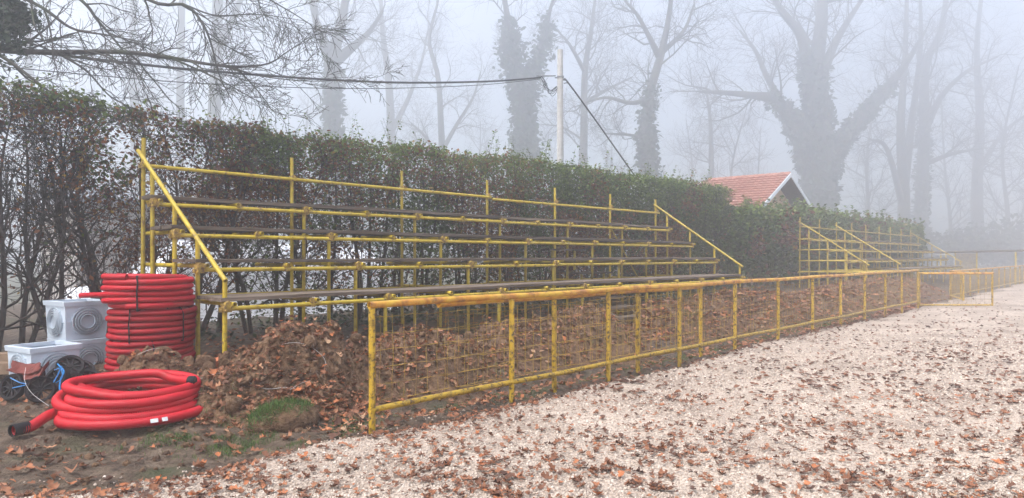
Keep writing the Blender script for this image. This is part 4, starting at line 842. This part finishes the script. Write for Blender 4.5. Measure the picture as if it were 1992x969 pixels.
# ------------------------------------------------------------------ concrete pole and cables
ps, pt = 12.7, 8.0; pb = W(ps, pt, 0)
pole = empty('utility_pole', pb, 0, 'pale concrete utility pole rising behind the hedge', 'pole')
PY = pb.y; ptop = CAM_Z + (V0 - 97) / F_PX * PY
MB().tube([(0, 0, -0.3), (0, 0, 3), (-0.01, 0, ptop)], [0.125, 0.108, 0.082], 16).build('shaft', M['concrete'], pole, smooth=True)
zc = CAM_Z + (V0 - 150) / F_PX * PY
MB().box((0, 0, zc), (0.2, 0.2, 0.035)).box((-0.12, 0, zc - 0.02), (0.1, 0.03, 0.03)).box((0.11, 0, zc - 0.09), (0.08, 0.03, 0.03)).build('bracket', M['steel'], pole)
MB().tube([(-0.72, -0.35, zc - 0.06), (-0.15, -0.07, zc + 0.02)], 0.022, 6).build('tension_clamp', M['steel'], pole)
b = MB(); rg = random.Random(3)
for k in range(7):
    c0 = Vector((-0.6 + rg.uniform(-.08, .05), -0.3, zc - 0.05)); lowz = zc - rg.uniform(0.42, 0.62)
    b.tube([Vector(p) for p in smooth_path([c0, c0 + Vector((0.10, 0.05, -0.12)), c0 + Vector((0.16 + rg.uniform(-.05, .05), 0.1, -0.28)), (-0.28 + rg.uniform(-.1, .06), -0.1, lowz), (-0.13, -0.1, lowz + 0.12), (-0.11, -0.11, zc - 0.33)], 22)], 0.008, 4, False)
b.build('slack_leads', M['cable'], pole)
def cable(ctrl, r, label):
    p0 = Vector(ctrl[0]); o = MB().tube(smooth_path([Vector(c) - p0 for c in ctrl], 60), r, 6).build('overhead_cable', M['cable'], None, p0, True); return tag(o, label, 'cable')
cable([at(1052, 151, 20.5), at(960, 158, 19.3), at(800, 161, 17.5), at(640, 155, 16), at(402, 138, 14), at(200, 117, 12.8), at(0, 92, 11.8), at(-300, 45, 10.5)], 0.026, 'thick black overhead cable running left from the pole')
cable([at(1050, 154, 20.4), at(940, 165, 19.1), at(800, 171, 17.5), at(640, 172, 16), at(402, 163, 14), at(200, 148, 12.8), at(-100, 120, 11.2)], 0.009, 'thin black wire running left below the thick cable')
cable([at(1097, 154, 20.8), at(1106, 162, 20.95), at(1160, 236, 21.8), at(1232, 338, 23), at(1300, 432, 24), at(1372, 530, 25), at(1378, 572, 25.1)], 0.024, 'black cable dropping from the pole behind the hedge to the right')
cable([at(1097, 162, 20.8), at(1106, 162.5, 20.93), at(1118, 177, 21.1)], 0.014, 'short black lead joining the dropping cable at the pole')

# ------------------------------------------------------------------ house with red roof
hs, htt = 30.9, 8.0
house = empty('house', W(hs, htt, 0), RZ, 'small ochre house with red tiled roof and white barge boards', 'house')
HW, HL, ZR, PIT = 4.0, 4.6, 5.55, 0.52
ze = ZR - HW * PIT
MB().add([(-HW + .4, 0.9, -0.3), (HW - .4, 0.9, -0.3), (HW - .4, 0.9, ze + .2), (0, 0.9, ZR - 0.12), (-HW + .4, 0.9, ze + .2), (-HW + .4, HL - .4, -0.3), (HW - .4, HL - .4, -0.3), (HW - .4, HL - .4, ze + .2), (0, HL - .4, ZR - 0.12), (-HW + .4, HL - .4, ze + .2)],
         [(0, 1, 2, 3, 4), (9, 8, 7, 6, 5), (0, 4, 9, 5), (1, 6, 7, 2)]).build('wall', M['render'], house)
slen = HW * math.hypot(1, PIT); nc = 15
for sg in (-1, 1):
    b = MB(); cxs = slen / nc; ux, uz = sg * HW / slen, -HW * PIT / slen; nx, nz = sg * (HW * PIT) / slen, HW / slen
    cols = 15
    for c in range(nc):
        for q_ in range(cols):                                  # each tile laps the next course
            y0, y1 = q_ * HL / cols, (q_ + 0.985) * HL / cols; a0_, a1 = c * cxs, (c + 1) * cxs + 0.02; ym = (y0 + y1) / 2
            pts_ = []
            for (aa, off) in ((a0_, 0.012), (a1, 0.10)):
                for (y_, hgt) in ((y0, 0.0), (ym, 0.022), (y1, 0.0)): pts_.append((ux * aa + nx * (off + hgt), y_, ZR + uz * aa + nz * (off + hgt)))
            for (y_) in (y0, y1): pts_.append((ux * a1, y_, ZR + uz * a1))
            b.add(pts_, [(0, 1, 4, 3), (1, 2, 5, 4), (3, 4, 5, 7, 6)] if sg > 0 else [(3, 4, 1, 0), (4, 5, 2, 1), (6, 7, 5, 4, 3)])
    ro = b.build('roof_slope', M['roof'], house)
    MB().add([(0, 0.02, ZR - 0.03), (0, HL - .02, ZR - 0.03), (sg * HW, HL - .02, ze - 0.03), (sg * HW, 0.02, ze - 0.03), (0, 0.02, ZR - 0.09), (0, HL - .02, ZR - 0.09), (sg * HW, HL - .02, ze - 0.09), (sg * HW, 0.02, ze - 0.09)], [(0, 1, 2, 3), (7, 6, 5, 4), (3, 7, 4, 0), (2, 6, 7, 3), (1, 5, 6, 2)]).build('soffit', M['darkwood'], house)
    for y_ in (-0.03, HL + 0.03):
        MB().add([(0, y_ - .02, ZR + .05), (sg * (HW + .05), y_ - .02, ze + .03), (sg * (HW + .05), y_ - .02, ze - .17), (0, y_ - .02, ZR - .15), (0, y_ + .02, ZR + .05), (sg * (HW + .05), y_ + .02, ze + .03), (sg * (HW + .05), y_ + .02, ze - .17), (0, y_ + .02, ZR - .15)], [(0, 1, 2, 3), (7, 6, 5, 4), (0, 4, 5, 1), (3, 2, 6, 7), (1, 5, 6, 2)]).build('barge_board', M['barge'], house)
rt = MB().tube([(0, 0, 0), (0, 0.36, 0)], [0.10, 0.085], 10).mesh('ridge_tile', M['roof'], True)
for k in range(int(HL / 0.33)): put('ridge_tile', rt, ro, (0, k * 0.33, ZR + 0.015))
MB().box((1.2, 0.88, 1.5), (1.0, 0.06, 1.2)).build('window', M['black'], house)

# ------------------------------------------------------------------ sheet-covered stack and outbuilding glimpsed through the hedge
A = axis((0.1, 7.4, 0.15)); B = axis((8.4, 11.2, 0.15))
def tz(s, t):
    e = (0.45 * sstep(s, 0.1, 0.6) + 0.55 * sstep(s, 1.2, 2.2)) * sstep(7.4 - s, 0, 0.5) * sstep(t, 8.4, 9.0) * sstep(11.2 - t, 0, 0.5)
    return 0.2 + (1.15 + 0.35 * sstep(vnoise(s * 0.8, t * 0.5, 6), -0.4, 0.4) + 0.12 * fbm(s * 1.7, t * 1.7, 3, 9)) * e
o = put('sheeted_stack', grid_mesh('sheeted_stack', A, B, st_surface(tz), M['tarp'])); tag(o, 'white sheet draped over a low stack, glimpsed behind the hedge', 'covered stack')
ob = empty('outbuilding', W(1.5, 13.5, 0), RZ, 'plain grey beige outbuilding glimpsed through the hedge stems', 'building')
MB().box((2.5, 1.5, 1.25), (5.0, 3.0, 3.1)).build('wall', M['greywall'], ob)
MB().add([(-0.3, -0.3, 2.75), (5.3, -0.3, 2.75), (5.3, 3.3, 3.25), (-0.3, 3.3, 3.25), (-0.3, -0.3, 2.87), (5.3, -0.3, 2.87), (5.3, 3.3, 3.37), (-0.3, 3.3, 3.37)], [(3, 2, 1, 0), (4, 5, 6, 7), (0, 1, 5, 4), (1, 2, 6, 5), (2, 3, 7, 6), (3, 0, 4, 7)]).build('roof', M['steel'], ob)

# ------------------------------------------------------------------ trees
def tree(name, label, base_uvY, limbs, seed, ivy=None, twig=None, lev=4, group='bare trees in the mist'):
    """limbs: list of (control points (u, v, depth offset), radii, child length, start, spawn)"""
    u, Y = base_uvY; G = 2.15; Y *= G; bx = (u - 996) / F_PX * Y; b0 = Vector((bx, Y, -0.3)); rs = np.random.RandomState(seed)
    root = empty(name, b0, 0, label, 'tree', group); thick = []; fine = []; lp = []
    for li, (ctrl, rad, cl, start, nch) in enumerate(limbs):
        P = [tuple(at(c[0], c[1], Y + G * (c[2] if len(c) > 2 else 0)) - b0) for c in ctrl]
        pp_, rr_ = resample(P, [r_ * G for r_ in rad], 24); out = [(pp_, rr_, 0)]; lp.append((pp_, rr_))
        if nch: spawn(rs, pp_, rr_, cl * G, 0, lev, out, **dict(dict(wob=0.36, trop=0.05, nch=(nch * 1.3, 6, 5, 2.2), ang=(28, 70), lenf=(0.5, 0.85), rmin=0.010, start=start), **(twig or {})))
        for o_ in out: (thick if o_[2] == 0 else fine).append(o_)
    put('trunk', branches_mesh('trunk', thick, M['tree']), root)
    if fine: put('crown', branches_mesh('crown', [o_ for o_ in fine if o_[2] < 2], M['tree']), root); put('twigs', branches_mesh('twigs', [o_ for o_ in fine if o_[2] >= 2], M['tree'], 3), root)['kind'] = 'stuff'
    if ivy:
        paths = [(lp[i][0][a:b_], lp[i][1][a:b_]) for (i, a, b_) in ivy['limbs']]; o_ = put('ivy', ivy_mesh(rs, paths, 1.6 * ivy['density'] / G / G, ivy['size'] * G, ivy['puff'] * G), root); o_['kind'] = 'stuff'
    return root
# the great ivy-clad oak
tree('oak_tree', 'great ivy-clad oak with wide forked limbs behind the red-roofed house', (1592, 46), [
    ([(1592, 512), (1592, 420), (1592, 300), (1590, 210), (1588, 130), (1598, 40), (1600, -60)], [1.25, 1.1, 1.0, 0.75, 0.5, 0.4, 0.25], 6.5, 0.5, 9),
    ([(1585, 330), (1545, 240, -.5), (1505, 195, -1), (1460, 185, -1.5), (1400, 180, -2), (1360, 178, -2)], [0.9, 0.5, 0.36, 0.22, 0.14, 0.07], 4.8, 0.35, 9),
    ([(1600, 340), (1640, 270, .5), (1690, 215, 1), (1730, 165, 1), (1765, 120, 1.5), (1800, 60, 2)], [0.8, 0.48, 0.40, 0.3, 0.2, 0.1], 4.8, 0.4, 8),
    ([(1588, 240), (1572, 140, -1), (1558, 70, -1.5), (1520, 20, -2), (1490, -30, -2)], [0.6, 0.42, 0.3, 0.22, 0.12], 5.0, 0.25, 7),
    ([(1597, 150), (1622, 90, 1), (1650, 40, 1.5), (1690, -20, 2)], [0.4, 0.26, 0.2, 0.1], 4.0, 0.25, 6),
    ([(1570, 265), (1530, 215, 1.5), (1492, 150, 2), (1470, 100, 2.5), (1440, 60, 3)], [0.4, 0.26, 0.2, 0.14, 0.07], 4.2, 0.35, 7)], 5,
    ivy=dict(limbs=[(0, 0, 16), (1, 0, 11), (2, 0, 15), (3, 0, 9)], density=20, size=0.42, puff=0.28))
tree('ivy_tree', 'ivy-smothered forked trunk left of the concrete pole', (1022, 37), [
    ([(1022, 512), (1022, 380), (1020, 250), (1005, 160), (1000, 90), (985, 20), (978, -40)], [0.6, 0.5, 0.42, 0.3, 0.24, 0.15, 0.1], 3.2, 0.72, 6),
    ([(1018, 240), (1040, 140, .5), (1058, 80, 1), (1070, 20, 1), (1085, -30, 1)], [0.35, 0.22, 0.16, 0.1, 0.05], 2.4, 0.5, 5),
    ([(1012, 170), (985, 110, -.5), (980, 70, -.5)], [0.25, 0.15, 0.08], 1.5, 0.4, 4)], 12, ivy=dict(limbs=[(0, 0, 19), (1, 0, 16), (2, 0, 18), (0, 3, 9), (0, 5, 8)], density=28, size=0.34, puff=0.42))
tree('ivy_tree', 'tree with ivy on its lower trunk and spreading crown right of the pole', (1265, 36), [
    ([(1268, 512), (1264, 380), (1258, 260), (1265, 180), (1285, 110), (1300, 40), (1310, -40)], [0.45, 0.38, 0.3, 0.25, 0.2, 0.14, 0.08], 4.0, 0.45, 9),
    ([(1282, 110), (1262, 70, -.5), (1240, 30, -1), (1215, 0, -1)], [0.18, 0.13, 0.09, 0.05], 3.0, 0.2, 7),
    ([(1262, 195), (1225, 200, .5), (1180, 190, 1), (1140, 200, 1), (1120, 215, 1)], [0.14, 0.11, 0.08, 0.05, 0.03], 2.6, 0.2, 7),
    ([(1262, 270), (1220, 262, -.5), (1180, 260, -1)], [0.1, 0.07, 0.04], 2.0, 0.2, 6),
    ([(1290, 100), (1330, 60, 1), (1350, 10, 1)], [0.15, 0.1, 0.05], 3.0, 0.2, 6)], 17, ivy=dict(limbs=[(0, 2, 13), (0, 4, 9)], density=26, size=0.32, puff=0.32))
tree('bare_tree', 'slender bare tree seen just right of the concrete pole', (1134, 44), [
    ([(1132, 512), (1134, 400), (1136, 250), (1138, 140), (1150, 60), (1160, -20)], [0.36, 0.3, 0.24, 0.2, 0.14, 0.07], 4.2, 0.3, 12),
    ([(1137, 200), (1180, 175, 1), (1230, 150, 1.5)], [0.16, 0.1, 0.05], 3.2, 0.2, 7), ([(1138, 140), (1110, 90, -1), (1085, 60, -1)], [0.16, 0.1, 0.05], 3.0, 0.2, 6)], 23)
tree('ivy_tree', 'ivy-clad forked tree with thick arms left of centre', (652, 35), [
    ([(648, 512), (650, 380), (648, 240), (646, 120), (664, 50), (676, -30)], [0.48, 0.42, 0.36, 0.34, 0.24, 0.15], 3.6, 0.5, 8),
    ([(646, 130), (628, 75, -.5), (612, 30, -1), (600, -40, -1)], [0.36, 0.24, 0.16, 0.1], 3.0, 0.3, 6), ([(652, 120), (690, 88, .5), (720, 60, 1), (745, 20, 1)], [0.3, 0.2, 0.13, 0.07], 2.8, 0.3, 6)], 29, ivy=dict(limbs=[(0, 3, 14), (0, 4, 10)], density=26, size=0.34, puff=0.30))
tree('bare_tree', 'thin bare tree between the two ivy-clad trunks', (862, 44), [
    ([(866, 512), (864, 400), (858, 250), (852, 150), (835, 80), (850, 10), (860, -40)], [0.3, 0.26, 0.2, 0.16, 0.12, 0.08, 0.05], 3.6, 0.3, 12), ([(862, 290), (890, 240, 1), (920, 190, 1), (935, 140, 1)], [0.16, 0.12, 0.08, 0.04], 2.6, 0.2, 7), ([(864, 330), (830, 270, -1), (800, 240, -1)], [0.15, 0.1, 0.05], 2.4, 0.2, 6)], 31)
tree('bare_tree', 'straight thick trunk dim in the mist above the left end of the near bleacher', (418, 37), [
    ([(412, 512), (414, 300), (420, 150), (424, 0), (430, -80)], [0.40, 0.36, 0.31, 0.26, 0.2], 4.0, 0.45, 8), ([(424, 90), (452, 40, .5), (475, -20, .5)], [0.24, 0.18, 0.1], 2.6, 0.3, 6)], 37)
tree('bare_tree', 'narrow straight trunk left of the thick dim trunk', (350, 40), [([(346, 512), (350, 300), (352, 100), (356, -60)], [0.27, 0.24, 0.20, 0.15], 3.4, 0.4, 9)], 41)
tree('bare_tree', 'broad dim trunk above the tall bare end of the hedge', (262, 43), [([(262, 512), (264, 300), (258, 100), (262, -60)], [0.32, 0.28, 0.22, 0.16], 3.6, 0.4, 9), ([(262, 130), (232, 60, -1), (215, -20, -1)], [0.22, 0.15, 0.08], 2.6, 0.3, 6)], 43)
tree('bare_tree', 'dim trunk at the far left edge beyond the hedge', (62, 40), [([(60, 512), (62, 300), (56, 120), (64, -60)], [0.28, 0.24, 0.2, 0.14], 3.6, 0.4, 9)], 47)
tree('bare_tree', 'forked tree in thick mist just left of the concrete pole trees', (760, 50), [([(764, 512), (762, 300), (756, 160), (744, 60), (740, -30)], [0.4, 0.34, 0.26, 0.18, 0.1], 4.0, 0.35, 9), ([(760, 260), (795, 190, 1), (820, 120, 1), (832, 60, 1)], [0.22, 0.16, 0.1, 0.05], 3.0, 0.25, 7)], 53)
tree('bare_tree', 'tall dark tree rising above the far end of the hedge', (1798, 54), [
    ([(1790, 512), (1792, 400), (1798, 250), (1800, 130), (1830, 60), (1845, -40)], [0.58, 0.5, 0.4, 0.32, 0.24, 0.15], 6.0, 0.35, 12),
    ([(1797, 260), (1830, 190, 1), (1880, 140, 1.5), (1940, 110, 2)], [0.3, 0.22, 0.15, 0.08], 4.6, 0.2, 8), ([(1798, 320), (1850, 300, -1), (1900, 290, -1)], [0.22, 0.15, 0.08], 3.6, 0.2, 7)], 59, ivy=dict(limbs=[(0, 0, 12)], density=12, size=0.4, puff=0.22))
tree('bare_tree', 'tree with several upright stems beside the tall dark tree', (1752, 52), [
    ([(1756, 512), (1758, 380), (1752, 250), (1760, 120), (1765, -30)], [0.5, 0.42, 0.3, 0.2, 0.12], 4.6, 0.3, 10), ([(1757, 380), (1772, 250, 1), (1790, 100, 1), (1790, -20, 1)], [0.34, 0.26, 0.18, 0.1], 4.2, 0.3, 9), ([(1756, 400), (1725, 290, -1), (1690, 270, -1)], [0.26, 0.16, 0.07], 3.2, 0.2, 7)], 61)
tree('bare_tree', 'small bare tree in the mist above the roof ridge', (1384, 52), [([(1386, 512), (1384, 330), (1382, 240), (1374, 170)], [0.26, 0.2, 0.14, 0.07], 3.6, 0.3, 11)], 67)
tree('bare_tree', 'spreading tree fading out at the right edge', (1900, 60), [([(1905, 512), (1900, 380), (1906, 230), (1900, 100), (1910, -20)], [0.55, 0.46, 0.34, 0.24, 0.14], 5.6, 0.25, 14), ([(1904, 330), (1950, 260, 1), (2000, 220, 1)], [0.24, 0.16, 0.08], 4.0, 0.2, 8)], 71)
# wood beyond: low broken trees and undergrowth, alike and dim
rs = np.random.RandomState(77); temps = []
for k in range(4):
    out = []; P, rr_ = resample([(0, 0, -0.3), (0.2 * rs.randn(), 0.2 * rs.randn(), 4), (0.5 * rs.randn(), 0.4 * rs.randn(), 9), (0.8 * rs.randn(), 0.6 * rs.randn(), 15)], [0.2, 0.16, 0.11, 0.04], 14)
    out.append((P, rr_, 0)); spawn(rs, P, rr_, 5.0, 0, 3, out, 0.34, 0.08, (22, 7, 6), (30, 70), 0.35, (0.5, 0.85), 0.010, start=0.15); temps.append((branches_mesh('trunk', out[:1], M['tree']), branches_mesh('crown', out[1:], M['tree'])))
WOOD = [(120, 62), (190, 58), (300, 64), (470, 62), (540, 66), (590, 58), (700, 64), (815, 68), (930, 62), (1075, 66), (1190, 64), (1330, 66), (1430, 62), (1480, 68), (1690, 66), (1850, 68), (1960, 64), (2050, 60)]
for k, (u, Y) in enumerate(WOOD):
    Y *= 2.0; tr, cr = temps[k % 4]; root = empty('bare_tree', ((u - 996) / F_PX * Y, Y, -0.2), rs.rand() * 6, 'faint slim bare tree in the misty wood far behind the hedge', 'tree', 'faint trees of the misty wood'); q_ = rs.uniform(1.6, 2.0) * (1 if u < 1600 else 1.25); root.scale = (q_, q_, q_)
    put('trunk', tr, root); put('crown', cr, root)
# undergrowth at the wood edge on the right
def bush_mesh(rs, r, h, m, size):
    v = rs.randn(m, 3); v /= np.linalg.norm(v, axis=1)[:, None]; q_ = rs.rand(m, 1) ** 0.4; P = v * q_ * np.array([r, r, h / 2]) * (0.75 + 0.5 * np.abs(vnoise(v[:, :1] * 3, v[:, 2:] * 3, 4))); P[:, 2] += h / 2
    return scatter_mesh('foliage', [LEAF4, LEAF4b], P, rotmats(rs, m, 2.0), size * (0.6 + 0.8 * rs.rand(m)), M['ivy'], rs)
bm_ = [bush_mesh(rs, 2.6, 3.6, 1500, 0.34), bush_mesh(rs, 3.0, 2.8, 1500, 0.34)]
stm = []
for k in range(2):
    out = []
    for q_ in range(5): grow(rs, np.array([0.3 * rs.randn(), 0.3 * rs.randn(), 0.0]), np.array([0.5 * rs.randn(), 0.5 * rs.randn(), 1.0]), 2.6, 0.05, 1, 3, out, 0.3, 0.05, (5, 5, 4), rmin=0.01)
    stm.append(branches_mesh('stem', out, M['tree']))
for k, (u, Y) in enumerate([(1800, 56), (1850, 58), (1895, 56), (1945, 54), (1990, 55), (2045, 53), (1720, 58), (2100, 50)]):
    Y *= 1.95
    root = empty('bush', ((u - 996) / F_PX * Y, Y, -0.25), rs.rand() * 6, 'dim round bush at the foot of the misty wood on the right', 'bush', 'dim bushes at the edge of the wood'); root.scale = (2.3, 2.3, rs.uniform(1.5, 2.4))
    put('stem', stm[k % 2], root); put('foliage', bm_[k % 2], root)

# ------------------------------------------------------------------ the near tree whose boughs hang in from the upper left
rs = np.random.RandomState(91); nb0 = Vector((-8.35, 9.9, 0.0)); root = empty('overhanging_tree', nb0, 0, 'near bare tree, boughs hanging over the hedge from the upper left', 'tree')
def rel(u, v, Y): return tuple(at(u, v, Y) - nb0)
thick = []; fine = []; lp = []
def bough(ctrl, rad, cl, nch, start=0.1, ang=(25, 60), trop=-0.01, lev=3):
    P, rr_ = resample([rel(*c) if len(c) == 3 and not isinstance(c, Vector) else c for c in ctrl], rad, 30); out = [(P, rr_, 0)]; lp.append((P, rr_))
    if nch: spawn(rs, P, rr_, cl, 0, lev, out, 0.20, trop, (nch, 6, 4, 3), ang, 0.4, (0.45, 0.75), 0.0042, start=start)
    for o_ in out: (thick if o_[2] == 0 else fine).append(o_)
P, rr_ = resample([(0, 0, -0.3), (0.05, 0, 1.5), (0.02, 0.05, 3.2), (0.2, 0.05, 5.0), (0.1, 0.1, 7.5), (0.3, 0.2, 10)], [0.30, 0.26, 0.24, 0.2, 0.14, 0.06], 24); thick.append((P, rr_, 0)); lp.append((P, rr_)); o1 = []; spawn(rs, P, rr_, 3.0, 0, 2, o1, 0.2, 0.05, (7, 6, 4), (30, 65), 0.4, (0.5, 0.8), 0.006, start=0.55); fine += [o_ for o_ in o1]
bough([(-150, 45, 9.85), (-60, 88, 9.75), (0, 98, 9.7), (110, 102, 9.8), (230, 101, 10), (330, 112, 10.3), (430, 128, 10.6), (515, 126, 10.9), (560, 100, 11.1), (605, 70, 11.3)], [0.07, 0.052, 0.042, 0.038, 0.034, 0.028, 0.02, 0.014, 0.010, 0.006], 1.5, 22)
bough([(-140, 60, 9.7), (-50, 85, 9.4), (10, 114, 9.3), (62, 152, 9.3), (120, 195, 9.4), (175, 225, 9.5)], [0.05, 0.032, 0.024, 0.018, 0.012, 0.006], 1.0, 9)
bough([(-140, -60, 9.9), (-20, -30, 9.6), (77, 12, 9.5), (140, 55, 9.7), (206, 68, 9.9), (270, 80, 10.1)], [0.06, 0.035, 0.024, 0.017, 0.012, 0.006], 1.2, 12)
bough([(-130, -160, 10), (40, -80, 10), (155, -2, 10.1), (190, 40, 10.2), (227, 83, 10.3), (262, 130, 10.5), (300, 190, 10.6)], [0.07, 0.045, 0.026, 0.02, 0.015, 0.010, 0.005], 1.2, 13)
bough([(-120, -260, 10), (120, -110, 10.2), (289, 0, 10.4), (361, 10, 10.5), (395, 48, 10.6), (412, 90, 10.7), (428, 150, 10.8), (462, 214, 10.9)], [0.08, 0.05, 0.026, 0.022, 0.018, 0.014, 0.010, 0.005], 1.4, 16)
bough([(330, 112, 10.3), (395, 140, 10.4), (450, 168, 10.5), (545, 222, 10.7)], [0.017, 0.012, 0.009, 0.004], 0.9, 9)
bough([(110, 102, 9.8), (168, 138, 9.8), (215, 188, 9.9), (268, 215, 10)], [0.018, 0.013, 0.009, 0.004], 0.9, 8)
bough([(361, 10, 10.5), (420, 30, 10.6), (500, 28, 10.8), (590, 40, 11)], [0.014, 0.011, 0.008, 0.004], 1.2, 10)
bough([(120, -110, 10.2), (300, -70, 10.6), (470, -25, 10.9), (560, 20, 11.1), (625, 62, 11.3)], [0.03, 0.022, 0.015, 0.010, 0.004], 1.4, 14)
bough([(430, 128, 10.6), (520, 150, 10.8), (620, 158, 11), (735, 150, 11.3)], [0.012, 0.009, 0.006, 0.003], 0.9, 9)
put('trunk', branches_mesh('trunk', thick, M['tree']), root); put('crown', branches_mesh('crown', fine, M['tree']), root)
c = np.array(rel(8, 35, 9.6)); m = 2600; v = rs.randn(m, 3); v /= np.linalg.norm(v, axis=1)[:, None]; P = c + v * (rs.rand(m, 1) ** 0.35) * np.array([0.46, 0.4, 0.46]) * (0.6 + 0.7 * np.abs(vnoise(v[:, :1] * 2.5, v[:, 2:] * 2.5, 8)))
P = np.concatenate([P, np.array(rel(-95, 20, 9.7)) + rs.randn(3500, 3) * np.array([0.42, 0.3, 0.75]), lp[0][0][rs.randint(3, 12, 2500)] + rs.randn(2500, 3) * 0.30])
o = put('ivy', scatter_mesh('ivy', [LEAF4, LEAF4b], P, rotmats(rs, len(P), 1.5), 0.085 * (0.6 + 0.7 * rs.rand(len(P))), M['ivy'], rs), root); o['kind'] = 'stuff'

# ------------------------------------------------------------------ fog
mh = bpy.data.materials.new('fog'); mh.use_nodes = True; nt = mh.node_tree
for n_ in list(nt.nodes): nt.nodes.remove(n_)
mo = nt.nodes.new('ShaderNodeOutputMaterial'); pv = nt.nodes.new('ShaderNodeVolumePrincipled'); nt.links.new(pv.outputs[0], mo.inputs['Volume'])
pv.inputs['Color'].default_value = (0.96, 0.975, 1.0, 1); pv.inputs['Density'].default_value = HAZE_DENSITY; pv.inputs['Anisotropy'].default_value = 0.7
hz_ = MB().box((20, 70, 31.9), (264, 264, 67.0)).build('haze', mh); tag(hz_, 'pale even fog filling the whole place', 'fog', kind='stuff')
